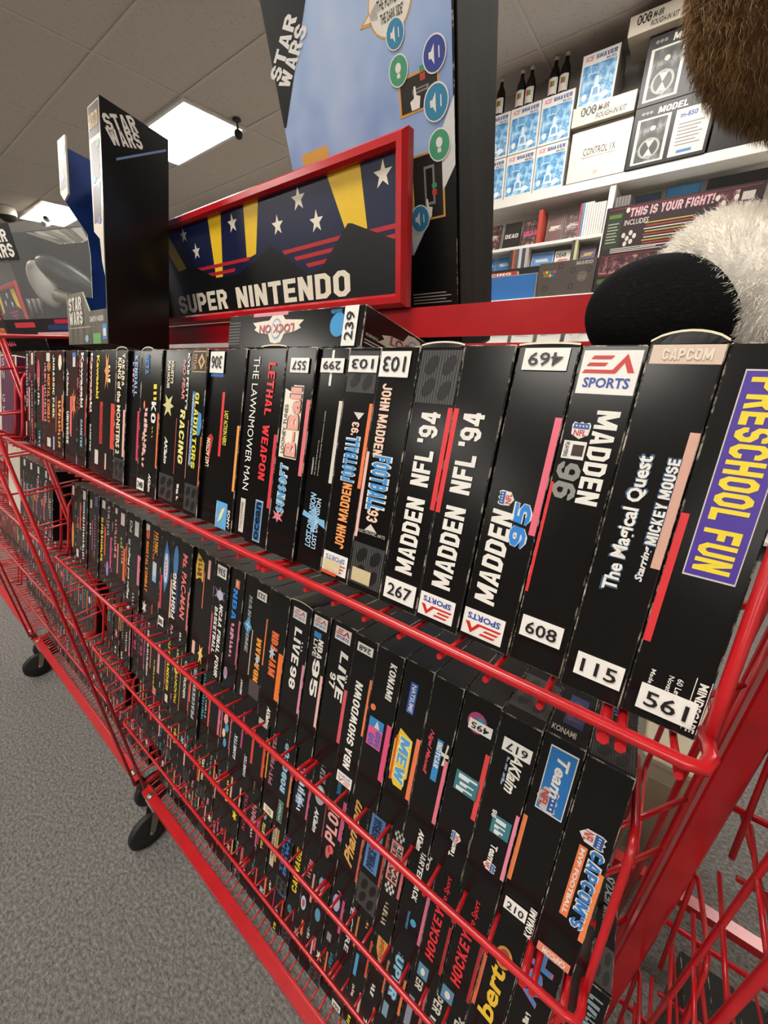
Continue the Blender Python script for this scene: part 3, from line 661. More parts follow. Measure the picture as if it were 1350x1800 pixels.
 ('white motorcycle lettering and red stripe', [logo_t('Kawasaki', 'D', (.5, .98, .3, .62), WHT, .07), ('x', RED, (.48, .97, .1, .26)), logo_t('GAMETEK', 'D', (.16, .4, .35, .6), OFF, .05, .3), stripe('R', RED, .3, .62, .16)]),
 ('white motorcycle lettering and thin red edge', [logo_t('Kawasaki', 'D', (.52, .98, .34, .66), WHT, .07), ('x', RED, (.5, .97, .14, .28)), logo_t('GAMETEK', 'D', (.17, .42, .4, .64), '#9fc0d4', .05, .3), stripe('R', '#d83a40', .28, .6, .12)]),
 ('orange burst logo and pink stripe', [('g', '#e0824e', SPIKE, 'H', (.4, .68, .2, .85)), ('q', '#3a78b8', (.94, .98, .2, .7)), ('q', OFF, (.86, .94, .25, .65)), stripe('L', PNK, .24, .6, .2)]),
 ('small white script top and bold white lettering below', [logo_t('AKlaim', 'D', (.6, .84, .3, .6), OFF, .05, .3), logo_t('UNIVERSE', 'D', (.16, .46, .35, .68), WHT, .06), stripe('R', ORG, .26, .6, .18)]),
 ('orange vertical lettering under a pale crest', [('g', CRM, BALL, 'H', (.82, .96, .3, .8)), ('x', '#e8a45c', (.1, .55, .3, .75)), stripe('R', '#e98a54', .26, .6, .2)]),
 ('bold cream park lettering', [logo_t('JURASSIC PARK', 'D', (.36, .96, .22, .62), CRM, .06), stripe('R', ORG, .24, .58, .16), ('q', '#9fb8d0', (.05, .18, .3, .6))]),
 ('orange combat lettering and white sticker', [logo_t('MORTAL KOMBAT', 'D', (.3, .78, .45, .75), '#e8862c', .05), ('e', '#c07a4a', (.8, .9, .4, .8)), ('x', '#d9909a', (.3, .9, .08, .3)), ('q', OFF, (.06, .15, .4, .8)), ('q', OFF, (.9, .98, .3, .7))]),
 ('white ghostly lettering and tiny red stripe', [('g', '#c9505a', BALL, 'D', (.6, .92, .2, .55)), ('x', CRM, (.45, .75, .25, .5)), stripe('R', '#e2606a', .3, .66, .2), ('x', '#7fb0c8', (.02, .2, .35, .6))]),
 ('pink lettering beside a brown edge', [('x', '#c98a84', (.2, .7, .3, .6)), ('q', OFF, (.86, .98, .3, .7)), ('x', RED, (.03, .35, .4, .7))]),
 ('grey blue marbled spine and pale pink stripes', [('x', '#8d97a8', (.4, .96, .2, .7)), ('x', OFF, (.84, .98, .3, .7)), stripe('R', '#e8a8a8', .26, .62, .25), ('q', PAL, (.08, .24, .1, .35))]),
]
FLAPS = {2: .004, 6: .0018, 11: .0012, 19: .003, 21: .0025, 4: .0008}
GRP = {1: 'game boxes on the top shelf', 2: 'game boxes on the second shelf', 3: 'game boxes on the third shelf', 4: 'game boxes on the fourth shelf', 5: 'game boxes on the bottom shelf'}
SHELF = {1: 'top', 2: 'second', 3: 'third', 4: 'fourth', 5: 'bottom'}
def box_label(desc, n, row):
    for t in (f'black game box with {desc}, {ordinal(n)} from near end of {SHELF[row]} shelf', f'black game box, {desc}, {ordinal(n)} along near rack {SHELF[row]} shelf', f'added game box, {desc}, {ordinal(n)} along the {SHELF[row]} shelf'):
        if len(t.split()) <= 16: return t
    return 'black game box with '+desc
def fill(edges, specs, row, zoff=0):
    rr = random.Random(row)
    for i, (x1, x0) in enumerate(zip(edges, edges[1:])):
        desc, sp = specs[i][:2]; top = specs[i][2] if len(specs[i]) > 2 else ()
        dy = rr.uniform(-.002, .0025) if i else 0
        o = make_box(x0+.0003, x1-x0-.0006, YB+dy, ZB-S*(row-1)+zoff-dy*.29, sp, top, flap=FLAPS.get(i+1, 0) if row == 1 else (.0018 if (rr.random() < .12 and i > 4) else 0))
        tag(o, box_label(desc, i+1, row), 'game box', GRP[row])
fill(ROW1, SPEC1, 1)

PAT_TOP = [('p', .02, .3), ('x', '#4a5fa8', (.5, .85, .4, .7)), ('x', '#a03a40', (.4, .8, .1, .3))]
ROW2 = [.0366, .0083, -.0187, -.0485, -.0783, -.1055, -.1338, -.1632, -.1905, -.2225, -.2482, -.2806, -.3139, -.3397, -.3649, -.393, -.4244, -.4512, -.4812, -.5131, -.5407, -.5733, -.6043, -.6345, -.664, -.6939, -.7237, -.7547, -.783, -.812, -.841, -.870, -.899, -.928, -.956]
def qb(r): return [('q', '#3d7a86', r), ('x', '#dfe4e6', (r[0]+.005, r[1]-.005, r[2]+.05, r[3]-.05), 2)]
SPEC2 = [
 ('blue and orange football lettering and orange stripe', [logo_t("CAPCOM'S", 'D', (.24, .62, .62, .88), '#3a7cc8', .07, 0, WHT), ('q', '#ee7f50', (.25, .61, .36, .54)), logo_t('MVP FOOTBALL', 'D', (.265, .6, .4, .5), WHT, .03), ('nfl', 'D', (.63, .7, .28, .85)), stripe('R', '#f08a54', .19, .54, .13), ('q', '#e98d72', (.005, .05, .12, .9)), logo_t('CAPCOM', 'I', (.012, .042, .25, .8), WHT, .04)], PAT_TOP),
 ('blue team badge and 210 sticker', [('q', WHT, (.635, .955, .22, .9)), ('q', '#2a78c0', (.642, .948, .245, .875), 2), logo_t('Team', 'D', (.72, .92, .44, .74), WHT, .06, .2), ('nfl', 'D', (.64, .76, .2, .72)), stripe('L', '#f08a54', .21, .57, .13), logo_t('KONAMI', 'U', (.0, .16, .78, .96), WHT, .05, .2), ('s', '210', 'H', (.06, .125, .12, .74))], [('q', '#2f3a78', (.15, .5, .3, .8)), ('x', '#8a5060', (.2, .45, .35, .75), 2), logo_t('KONAMI', 'H', (.04, .1, .1, .7), OFF, .04)]),
 ('white slanted maker name and 617 sticker', [logo_t('AKlaim', 'D', (.64, .84, .46, .76), WHT, .06, .3), ('x', '#8aa6c0', (.66, .82, .36, .44)), *qb((.4, .5, .38, .86)), logo_t('96', 'D', (.48, .52, .34, .46), WHT, .05), logo_t('Team', 'D', (.25, .35, .5, .68), WHT, .05), ('nfl', 'D', (.2, .25, .42, .76)), stripe('R', '#e88aa4', .2, .56, .1), ('s', '617', 'I', (.83, .895, .2, .9))], [('p', .1, .55)]),
 ('round logo under 495 sticker and red stripe', [('e', '#b04a78', (.81, .92, .2, .74)), ('e', '#3a90b8', (.82, .9, .4, .7), 2.5), *qb((.47, .58, .22, .9)), logo_t('Team', 'U', (.1, .19, .5, .66), WHT, .05), ('nfl', 'U', (.19, .25, .45, .75)), stripe('R', '#e24a48', .37, .74, .14), ('s', '495', 'I', (.825, .88, .26, .9))]),
 ('red signature beside a blue racing badge', [logo_t('Nigel Mansell', 'D', (.45, .71, .2, .38), '#e0525e', .02, .4), ('q', '#3a88c8', (.44, .68, .52, .72)), logo_t('INDYCAR', 'D', (.52, .67, .54, .7), WHT, .05, .2), ('g', OFF, WING, 'D', (.55, .68, .7, .98)), stripe('R', '#e27488', .21, .59, .13), logo_t('AKlaim', 'D', (.0, .13, .54, .74), WHT, .05, .3)]),
 ('blue maker label over yellow outlined wrestling logo', [('q', '#2f5fb8', (.71, .89, .3, .56)), logo_t('NATSUME', 'D', (.72, .88, .36, .52), WHT, .02), ('g', '#e8c23c', [(0, .2), (.2, .1), (.22, 0), (.8, 0), (1, .35), (1, .85), (.8, .9), (.75, 1), (.1, .95)], 'D', (.25, .6, .1, .76), 1), logo_t('MEW', 'D', (.28, .56, .3, .66), '#5a9fd8', .06, .1, '#f4e9a0'), ('q', '#e05a30', (.27, .55, .14, .22), 2), stripe('R', '#ee7a50', .22, .6, .16)]),
 ('blue and pink hoop badge and orange dot', [logo_t('KONAMI', 'D', (.72, .94, .56, .8), WHT, .05, .2), ('e', ORG, (.61, .65, .1, .3)), ('q', '#3a86c4', (.51, .57, .14, .7)), ('g', OFF, [(.2, 0), (.5, 1), (.9, 0)], 'H', (.515, .565, .3, .6), 2), ('q', '#e0588c', (.39, .51, .14, .7)), logo_t("GIVE", 'D', (.4, .5, .45, .65), '#3a66b8', .06), logo_t("GO", 'D', (.4, .47, .2, .4), '#3a66b8', .06), stripe('R', '#e0507c', .22, .58, .19)]),
 ('white showdown lettering and 268 sticker', [logo_t('NBA SHOWDOWN', 'U', (.13, .72, .34, .66), WHT, .06, .2), stripe('R', '#ee7f50', .4, .77, .1), ('ea', 'I', (.01, .085, .14, .86), True), ('s', '268', 'I', (.905, .96, .18, .86))]),
 ('sports logo and crooked white 97 lettering', [('ea', 'H', (.885, .97, .16, .8)), logo_t('LIVE', 'D', (.5, .83, .5, .82), WHT, .06, .2), logo_t('97', 'D', (.56, .66, .2, .45), WHT, .06), ('x', WHT, (.64, .7, .82, .9)), stripe('R', '#dd5764', .23, .6, .15)]),
 ('sports logo and white 95 lettering', [('ea', 'H', (.895, .975, .1, .84), True), ('q', '#3a86c4', (.83, .87, .2, .6)), logo_t('NBA', 'D', (.7, .83, .5, .78), WHT, .06), logo_t('LIVE', 'D', (.7, .82, .24, .46), OFF, .03), logo_t('95', 'D', (.43, .69, .36, .76), WHT, .08), stripe('R', PAL, .23, .6, .15)]),
 ('sports logo and white 98 lettering', [('ea', 'H', (.88, .96, .16, .78), True), logo_t('LIVE', 'D', (.57, .83, .34, .68), WHT, .06, .1), logo_t('98', 'D', (.39, .55, .36, .66), WHT, .05), ('x', OFF, (.68, .76, .7, .8)), stripe('R', '#d58aa0', .24, .6, .12)]),
 ('red-orange jam lettering reading down', [logo_t('NBA JAM', 'D', (.38, .71, .34, .66), '#e8763c', .06, 0, '#9a3a2a'), ('g', '#b9c6da', SPIKE, 'D', (.5, .6, .25, .6), 3.5), stripe('R', '#ef7830', .22, .58, .24), logo_t('AKlaim', 'D', (.0, .14, .5, .7), WHT, .05, .3)]),
 ('orange jam lettering reading up and 323 sticker', [logo_t('NBA JAM', 'U', (.24, .58, .4, .74), '#efa040', .06, 0, '#6a3a1a'), ('g', '#b9c6da', SPIKE, 'D', (.37, .46, .38, .76), 3.5), stripe('R', '#e8803c', .4, .76, .1), ('q', '#4a4444', (.1, .23, .14, .9)), ('s', '323', 'I', (.875, .94, .12, .8))]),
 ('grey lettering across a blue diamond', [logo_t('HANG TIME', 'D', (.4, .85, .42, .66), '#9aa0a4', .05, .2, '#3c3c3c'), ('g', '#3a92c8', [(.5, 0), (1, .5), (.5, 1), (0, .5)], 'H', (.54, .68, .18, .86), 3.5), ('g', OFF, WING, 'H', (.57, .65, .35, .7), 4), stripe('R', '#dcb898', .23, .6, .14), logo_t('MIDWAY', 'U', (.03, .16, .4, .56), WHT, .04)]),
 ('big blue initials over pink all-star script', [logo_t('NBA', 'D', (.59, .84, .3, .64), '#2f8ade', .07), ('q', ORG, (.85, .92, .4, .7)), ('q', OFF, (.87, .91, .45, .6), 2), ('x', '#d98aa4', (.27, .57, .3, .62)), stripe('R', '#c8607c', .24, .61, .12), ('e', '#7fa8cc', (.06, .17, .1, .4)), ('e', '#d8656c', (.09, .15, .14, .34), 3)]),
 ('white final lettering, star badge and 536 sticker', [logo_t('NCAA FINAL FOUR', 'D', (.03, .66, .56, .8), WHT, .05, .2), logo_t('BASKETBALL', 'D', (.22, .62, .24, .46), WHT, .05, .2), ('g', '#7a6a90', SPIKE, 'H', (.67, .8, .1, .9)), ('e', '#c6ccd8', (.69, .77, .3, .75), 2.5), ('q', '#c8506a', (.18, .55, .02, .12)), ('s', '536', 'I', (.88, .975, .24, .88))]),
 ('orange thread stripe and pink capsule mark', [('q', PAL, (.8, .96, .4, .62)), ('q', '#e8703c', (.52, .84, .08, .16)), ('g', '#e8c070', SPIKE, 'D', (.02, .2, .05, .55))]),
 ('yellow fan lettering at top', [('g', '#e8b84a', [(0, .2), (.5, 0), (1, .1), (.85, .6), (1, .9), (.3, 1)], 'D', (.72, .96, .15, .9)), ('x', '#7a4a18', (.76, .93, .3, .7), 3), ('q', '#e8703c', (.25, .58, .85, .97)), ('q', PAL, (.04, .16, .3, .55))]),
 ('coral maze-game lettering reading down', [logo_t('Ms. PAC-MAN', 'D', (.3, .9, .28, .7), '#ef7f78', .06, .1), ('q', '#e27a78', (.22, .58, .88, .985)), ('x', OFF, (.08, .18, .4, .58))]),
 ('white fighting lettering and a blue glove', [logo_t('FIGHTING', 'U', (.22, .66, .26, .64), WHT, .06), ('e', '#4a86bc', (.62, .92, .2, .72)), ('q', '#2a3f70', (.3, .62, .66, .8)), ('q', PAL, (.2, .58, .02, .16)), ('x', '#c98a90', (.06, .16, .3, .6))]),
 ('blue and white ship-shaped badge', [('g', '#4a80bc', [(0, .4), (.3, .9), (.7, .9), (1, .4), (.7, .1), (.3, .1)], 'D', (.4, .92, .2, .86)), ('e', '#dfe3ea', (.5, .8, .34, .7), 3), ('x', '#c05a6a', (.56, .74, .44, .6), 4), ('q', '#d83a48', (.22, .56, .02, .2)), ('s', '80', 'H', (.06, .15, .1, .6))]),
 ('orange adventure lettering and small picture', [logo_t('HUNK', 'D', (.72, .94, .34, .68), '#e09a3c', .05), ('x', '#c8752c', (.66, .96, .15, .32)), ('q', '#c9d3dc', (.5, .64, .2, .6)), ('q', '#8fb8da', (.44, .5, .2, .6)), ('q', '#c84a40', (.1, .2, .3, .4))]),
 ('orange kombat lettering with a dragon dot', [logo_t('MORTAL KOMBAT', 'D', (.28, .8, .36, .66), '#ef8a30', .05), ('e', '#d85a3a', (.82, .92, .3, .7)), ('q', OFF, (.9, .97, .25, .65)), ('g', OFF, SPIKE, 'H', (.03, .18, .2, .7))]),
 ('pink stripe and pale photo label', [('q', '#cfc8c0', (.8, .95, .2, .7)), stripe('R', '#d8788c', .3, .62, .3), ('x', '#9fb0bc', (.05, .2, .2, .5))]),
 ('white might lettering reading up', [logo_t('Might and Magic III', 'U', (.06, .72, .3, .6), WHT, .02, .1), logo_t('FCI', 'U', (.8, .92, .4, .7), OFF, .03), ('q', '#e0703c', (.28, .66, .02, .12))]),
 ('orange stripe and a green tiny logo', [('q', '#e8d4c4', (.82, .95, .25, .75)), ('x', '#a8c040', (.56, .7, .3, .5)), ('x', '#e8b090', (.4, .6, .5, .7)), stripe('R', '#ee6a30', .22, .58, .28)]),
 ('pink script lettering', [('x', '#d98a80', (.4, .84, .3, .65)), ('q', OFF, (.9, .96, .3, .6)), stripe('R', '#e08078', .24, .58, .26)]),
 ('magenta stripe and lilac badge', [('x', '#b0a0b8', (.6, .94, .2, .6)), ('e', '#9888c0', (.12, .3, .2, .6)), stripe('R', MAG, .24, .6, .24)]),
 ('yellow lurid lettering and red stripe', [('x', YEL, (.24, .78, .2, .6)), stripe('R', '#e0503c', .34, .68, .2), ('q', OFF, (.88, .97, .3, .8))]),
 ('dark purple lettering', [('x', '#7a6a90', (.3, .76, .3, .6)), ('q', '#5a5070', (.86, .98, .3, .8)), ('x', '#c0784a', (.24, .32, .3, .5))]),
 ('magenta stripe and small white badge', [stripe('R', MAG, .3, .66, .25), ('x', OFF, (.46, .62, .3, .55)), ('q', OFF, (.8, .9, .3, .6))]),
 ('white future lettering', [('x', WHT, (.1, .72, .25, .6)), ('q', '#9fc0cc', (.7, .84, .3, .55)), ('q', OFF, (.86, .97, .2, .7))]),
 ('red stripe and brown monster mark', [('x', '#b06a5a', (.42, .6, .2, .6)), stripe('R', '#e04a4a', .46, .8, .25), ('q', OFF, (.08, .18, .2, .6))]),
 ('orange oval lettering', [('e', '#e8a058', (.16, .5, .3, .75)), ('x', '#c06030', (.2, .46, .4, .65), 3), ('q', OFF, (.85, .97, .3, .7))]),
]
fill(ROW2, SPEC2, 2)

def generic(rr):
    """spine whose small printing cannot be read in the photo"""
    cols = [('white', WHT), ('yellow', YEL), ('orange', '#e8863c'), ('pink', '#dd8a96'), ('pale blue', '#8fb8da'), ('red', '#d8403c'), ('cream', CRM), ('teal', TEAL), ('grey', '#a0a09c')]
    sc = [('pink', '#dc6a80'), ('red', '#d8403c'), ('orange', '#ee7a48'), ('pale pink', '#e8b0a8'), ('magenta', MAG), ('amber', '#e0a050')]
    c = rr.choice(cols); s_ = rr.choice(sc); sp = []
    a = rr.uniform(.2, .5); b = a+rr.uniform(.2, .45); u0 = rr.uniform(.2, .35)
    kind = rr.random()
    if kind < .62: sp.append(('x', c[1], (a, min(b, .95), u0, u0+rr.uniform(.22, .36)))); what = 'lettering'
    elif kind < .82: sp.append(('e', c[1], (a, a+.12, u0, u0+.4))); sp.append(('x', '#30302e', (a+.03, a+.09, u0+.1, u0+.3), 3)); what = 'round logo'
    else: sp.append(('g', c[1], SPIKE, 'H', (a, a+.16, u0, u0+.5))); what = 'jagged logo'
    low = rr.random() < .6
    sp.append(stripe(rr.choice('RRRL'), s_[1], .22 if low else .42, .58 if low else .78, rr.uniform(.1, .22)))
    if rr.random() < .35: sp.append(('x', rr.choice(cols)[1], (.03, .15, .3, .6)))
    if rr.random() < .3: sp.append(('p', .03, .2))
    if rr.random() < .35: sp.append(('q', OFF, (.86, .96, .2, .7)))
    return (f'{c[0]} {what} and {s_[0]} stripe', sp)

SPEC3 = [
 ('blue and pink balloon lettering', [logo_t('Hov', 'D', (.55, .95, .25, .75), '#4a88cc', .08, 0, '#e06a8c'), ('x', OFF, (.4, .5, .4, .6))], [('x', '#b06048', (.3, .7, .3, .6))]),
 ('yellow brush lettering', [logo_t('bert', 'U', (.18, .6, .22, .72), '#f0c23c', .08, .1), ('e', '#d9924a', (.6, .76, .3, .8)), ('e', '#a84a3c', (.62, .74, .38, .72), 2.5), stripe('L', '#e06a40', .2, .6, .12), ('q', CRM, (.3, .76, .02, .06))]),
 ('dark red hockey lettering and bottom blue label', [logo_t('HOCKEY', 'U', (.2, .64, .26, .6), '#d8323a', .06, .25), logo_t('Pro Sport', 'U', (.66, .9, .4, .64), '#d8323a', .03, .3), stripe('R', '#a82a30', .16, .62, .12), ('q', '#5a88a8', (.02, .13, .08, .5)), ('e', OFF, (.045, .105, .2, .4), 3)]),
 ('bright red hockey lettering and thin red edge', [logo_t('HOCKEY', 'U', (.22, .66, .26, .6), '#d8323a', .06, .25), logo_t('Pro Sport', 'U', (.68, .92, .4, .64), '#d8323a', .03, .3), stripe('R', '#a82a30', .18, .58, .12), ('q', '#5a88a8', (.03, .14, .12, .54)), ('e', OFF, (.055, .115, .24, .42), 3)]),
 ('white quarterback lettering and small blue maker mark', [logo_t('QUARTERBACK', 'D', (.5, .97, .36, .56), WHT, .05, .1), logo_t('Pro', 'D', (.8, .95, .62, .78), WHT, .05, .1), stripe('R', '#d8708c', .2, .62, .12), ('e', '#4a9cc8', (.3, .36, .5, .72)), logo_t('TRADEWEST', 'D', (.24, .4, .36, .44), '#4a9cc8', .02)]),
 ('pink framed racing lettering and checkered flags', [('q', '#d8827c', (.5, .84, .14, .74)), logo_t('BATTLE', 'U', (.52, .82, .22, .44), '#2a1a1a', .03, 0, OFF), logo_t('RACER', 'U', (.52, .82, .48, .7), '#2a1a1a', .03, 0, OFF)]+[('q', OFF if (i+j) % 2 else '#1a1a1a', (.4+.03*i, .43+.03*i, .2+.1*j, .3+.1*j)) for i in range(3) for j in range(5)]+[('q', OFF if (i+j) % 2 else '#1a1a1a', (.85+.03*i, .88+.03*i, .2+.1*j, .3+.1*j)) for i in range(3) for j in range(5)]+[stripe('R', '#cc6a78', .42, .8, .14), ('x', '#a8a488', (.12, .34, .35, .62))]),
 ('tall blue panel of dark serif lettering', [('q', '#5a82b8', (.42, .9, .12, .74)), logo_t('PRINCE OF PERSIA', 'U', (.44, .88, .24, .6), '#182440', .05), ('q', '#b84a3c', (.36, .84, .88, .97)), ('p', .08, .36)]),
 ('golden brush script', [logo_t('Phantom', 'U', (.3, .9, .2, .66), '#e0a860', .06, .5), ('e', ORG, (.9, .95, .4, .6)), stripe('R', '#d05a44', .22, .62, .1)]),
 ('pink cartoon PLOK lettering', [logo_t('PLOK', 'U', (.36, .72, .16, .74), '#efa8a0', .09, .1), ('e', '#c86a70', (.2, .32, .3, .55)), ('e', '#e8604a', (.26, .34, .4, .7)), stripe('R', '#c8527c', .44, .8, .18), logo_t('TRADEWEST', 'U', (.82, .95, .4, .6), '#3a90c0', .03)]),
 ('grey ball over white maker name', [('e', '#a8b0b4', (.56, .74, .2, .8)), ('g', '#d8dde0', BALL, 'H', (.62, .72, .35, .65), 3), ('x', '#9a9c9c', (.76, .95, .3, .7)), logo_t('AKlaim', 'D', (.28, .52, .34, .6), WHT, .06, .3), ('q', '#8a3a4a', (.3, .7, .9, .97))]),
 ('blue-white torn lettering', [('x', '#9fb8d8', (.4, .78, .2, .72)), ('x', '#d8e2ee', (.34, .7, .35, .6), 3), stripe('R', '#c8607c', .32, .72, .12)]),
 ('pale blue robot lettering and green-framed maker label', [logo_t('ROBOCOP 3', 'U', (.4, .98, .28, .6), '#a8d0e4', .07, 0, '#4a7890'), ('q', '#8ab8a0', (.08, .3, .3, .64)), ('q', '#1a1a1a', (.09, .29, .33, .61), 2), logo_t('ocean', 'U', (.1, .28, .38, .56), '#a8d0c0', .04), stripe('R', '#d0804c', .3, .68, .14)]),
 ('rose pit fighting lettering over cream foot label', [logo_t('PIT-FIGHTER', 'U', (.34, .86, .34, .6), '#b87880', .05, 0, '#5a3038'), ('q', CRM, (.02, .1, .2, .95)), logo_t('T·HQ', 'H', (.035, .085, .35, .8), '#7a7a70', .03), stripe('L', '#d8a040', .35, .75, .12)]),
 ('plain black spine and pale sticker', [('q', OFF, (.85, .97, .2, .9)), ('x', '#8a7a3a', (.1, .26, .4, .5)), stripe('R', '#e04a30', .34, .72, .2)]),
 ('tilted white maker name and red stripe', [logo_t('GAMETEK', 'U', (.16, .4, .34, .56), '#cfd8e0', .05, .3), stripe('R', '#e04a30', .36, .76, .2)]),
 ('tall maker name and magenta stripe', [logo_t('GAMETEK', 'U', (.22, .5, .34, .58), '#cfd8e0', .05, .3), stripe('R', '#b8487c', .4, .8, .16)]),
 ('curly pink and blue number letters', [('g', '#efb0a8', BALL, 'H', (.5, .62, .3, .7)), ('g', '#4aa0d0', BALL, 'H', (.42, .52, .45, .8)), ('g', '#efd0a0', BALL, 'H', (.34, .44, .25, .55)), ('g', '#4aa0d0', BALL, 'H', (.24, .34, .4, .7)), ('q', '#d0707c', (.3, .68, .05, .14)), stripe('R', '#d0707c', .26, .64, .1)]),
 ('pink stripe and blank black face', [stripe('R', '#d86a8c', .3, .7, .2)]),
 ('teal lettering and red dashes', [('x', TEAL, (.3, .86, .14, .4)), stripe('R', '#e05a50', .28, .66, .16), ('x', PAL, (.36, .7, .5, .64))]),
 ('silver keeper lettering', [logo_t('PEACEKEEPERS', 'U', (.24, .9, .36, .64), '#c0c4cc', .06, 0, '#505868'), stripe('L', '#d86a60', .4, .76, .12)]),
 ('white pacific lettering', [logo_t('OUTRIDER', 'D', (.36, .84, .36, .6), WHT, .03), stripe('R', '#c85a50', .26, .6, .12)]),
 ('yellow quest lettering with a gold disc', [logo_t("PALADIN'S", 'U', (.2, .56, .3, .6), '#e0c848', .03), ('e', '#e8d048', (.56, .72, .15, .65)), logo_t('QUEST', 'U', (.64, .9, .36, .62), '#efe8a0', .03), ('q', '#c8b040', (.14, .92, .9, .96))]),
 ('yellow lander lettering', [logo_t('OUTLANDER', 'D', (.26, .96, .3, .6), '#e8d040', .06), ('q', OFF, (.1, .2, .25, .6)), ('q', '#d0605c', (.3, .7, .03, .12))]),
 ('pale pink stripe and dotted edge', [stripe('L', '#e0a0a8', .36, .76, .3), ('x', '#7fb8c8', (.2, .28, .4, .6))]),
 ('thin yellow lettering', [('x', '#d8d040', (.12, .5, .5, .68)), ('q', '#d87a70', (.02, .12, .5, .95))]),
 ('long white lettering reading up', [('x', WHT, (.16, .9, .3, .6)), stripe('R', '#e07058', .3, .7, .16)]),
]
rr = random.Random(31)
PINK_PAIR = [logo_t("HOCKEY '93", 'D', (.36, .92, .3, .7), '#c2486e', .05)]
SPEC3 += [("magenta '93 lettering and plum stripe", PINK_PAIR+[stripe('R', '#a83c66', .2, .9, .14)]), ("magenta '93 lettering and twin plum edges", PINK_PAIR+[stripe('L', '#a83c66', .2, .9, .14)])]
while len(SPEC3) < 33: SPEC3.append(generic(rr))
ROW3 = [.0395, .0075, -.0248, -.057, -.0863, -.1197, -.1458, -.1778, -.2093, -.2409, -.2713, -.305, -.3345, -.3643, -.3931, -.4234, -.4554, -.4859, -.518, -.5481, -.5796, -.6129]
while ROW3[-1] > -.925: ROW3.append(ROW3[-1]-.0302)
fill(ROW3, SPEC3[:len(ROW3)-1], 3, .005)

SPEC4 = [generic(rr) for _ in range(2)]+[
 ('white super lettering over grey photo label, nearer one', [logo_t('SUPER', 'D', (.62, .95, .3, .7), OFF, .06), ('q', '#9aa0a8', (.2, .55, .25, .6))]),
 ('white super lettering over grey photo label, farther one', [logo_t('SUPER', 'D', (.6, .93, .3, .7), OFF, .06), ('x', OFF, (.2, .55, .25, .6))]),
 ('grey-framed white lettering and red stripe', [logo_t('SUPER', 'D', (.62, .94, .34, .7), OFF, .06), ('q', '#8a90a0', (.16, .5, .2, .5)), stripe('R', '#c85a5c', .3, .7, .12)]),
 ('pale blue bubble lettering and orange stripe', [logo_t('SUPER', 'D', (.3, .9, .24, .64), '#9fd0e4', .08, 0, '#3a6a88'), ('q', PAL, (.85, .93, .6, .9)), stripe('R', '#e07848', .2, .6, .14), ('q', '#7a9ab0', (.04, .2, .1, .4))]),
 ('orange and yellow stacked block logo', [('g', '#e0a050', BALL, 'D', (.5, .9, .15, .75)), ('x', '#b05a30', (.54, .86, .3, .6), 3), stripe('R', '#d0784c', .24, .62, .1), ('x', OFF, (.1, .24, .3, .6))]),
 ('light blue capsule mark and orange stripe', [('q', '#4a9ccc', (.1, .36, .2, .38)), ('q', '#d0502c', (.2, .64, .86, .97)), ('x', '#d8b060', (.7, .9, .4, .6))]),
 ('spaced white spectre letters', [logo_t('SPECTRE', 'D', (.2, .9, .36, .64), '#d0d4da', .02), ('q', '#d08040', (.34, .7, .86, .97))]),
 ('lilac planet logo and magenta stripe', [('e', '#a8a8d0', (.5, .7, .2, .7)), ('e', '#d0b0b8', (.55, .64, .3, .6), 3), ('x', WHT, (.74, .96, .4, .7)), stripe('R', '#c8507c', .3, .7, .18), ('q', '#8a8a88', (.1, .2, .2, .5))]),
 ('blue rocket shape and teal medal', [('g', '#4a90c0', [(0, 0), (1, .3), (.6, 1)], 'H', (.78, .95, .2, .7)), ('g', '#7ab0d0', BALL, 'D', (.56, .74, .2, .6)), ('e', '#5a98b0', (.2, .36, .25, .65))]),
 ('pink script and pale blue ring', [('x', '#d08088', (.56, .9, .2, .6)), ('q', '#d8a090', (.3, .66, .7, .84)), ('e', '#b8c8d8', (.12, .3, .1, .5)), ('e', '#c05a4c', (.16, .26, .2, .42), 3)]),
 ('yellow carnage lettering and gold disc', [logo_t('CARNAGE', 'U', (.2, .76, .26, .66), '#e8c832', .07), ('e', '#d8b83c', (.78, .94, .25, .7)), ('e', '#2a2412', (.82, .9, .35, .6), 3)]),
 ('blue bowl lettering', [logo_t('TECMO', 'U', (.3, .84, .2, .42), '#3a70b8', .05), logo_t('BOWL', 'U', (.3, .84, .5, .78), '#3a70b8', .06), ('p', .03, .22), ('q', '#3a80b0', (.02, .05, .4, .9))]),
 ('grey capsule panel and gold edge', [('q', '#c8bca0', (.2, .9, .2, .56)), ('x', '#3a3a44', (.3, .8, .28, .48), 3), ('q', '#d0a040', (.3, .9, .6, .74))]),
 ('yellow lettering under a grey oval', [('x', '#d8c05c', (.3, .66, .3, .6)), ('e', '#a8a8a0', (.7, .84, .3, .6)), stripe('L', '#b84a48', .3, .66, .12)]),
 ('pink wars lettering twice repeated', [('x', '#d88a98', (.5, .92, .2, .7)), ('x', OFF, (.3, .6, .3, .5)), stripe('R', '#c05a80', .24, .6, .16)]),
 ('crimson robot outline lettering', [logo_t('ROBOTREK', 'U', (.24, .84, .3, .62), '#b03a58', .02), stripe('R', '#7a2a44', .3, .6, .1)]),
]
while len(SPEC4) < 33: SPEC4.append(generic(rr))
ROW4 = [.0385-.0297*i for i in range(34)]
fill(ROW4, SPEC4[:33], 4)
SPEC5 = [generic(rr) for _ in range(33)]
SPEC5[9] = ('white 390 sticker and plain spine', [('s', '390', 'H', (.03, .12, .1, .8))])
ROW5 = [.0385-.0299*i for i in range(34)]
fill(ROW5, SPEC5, 5)

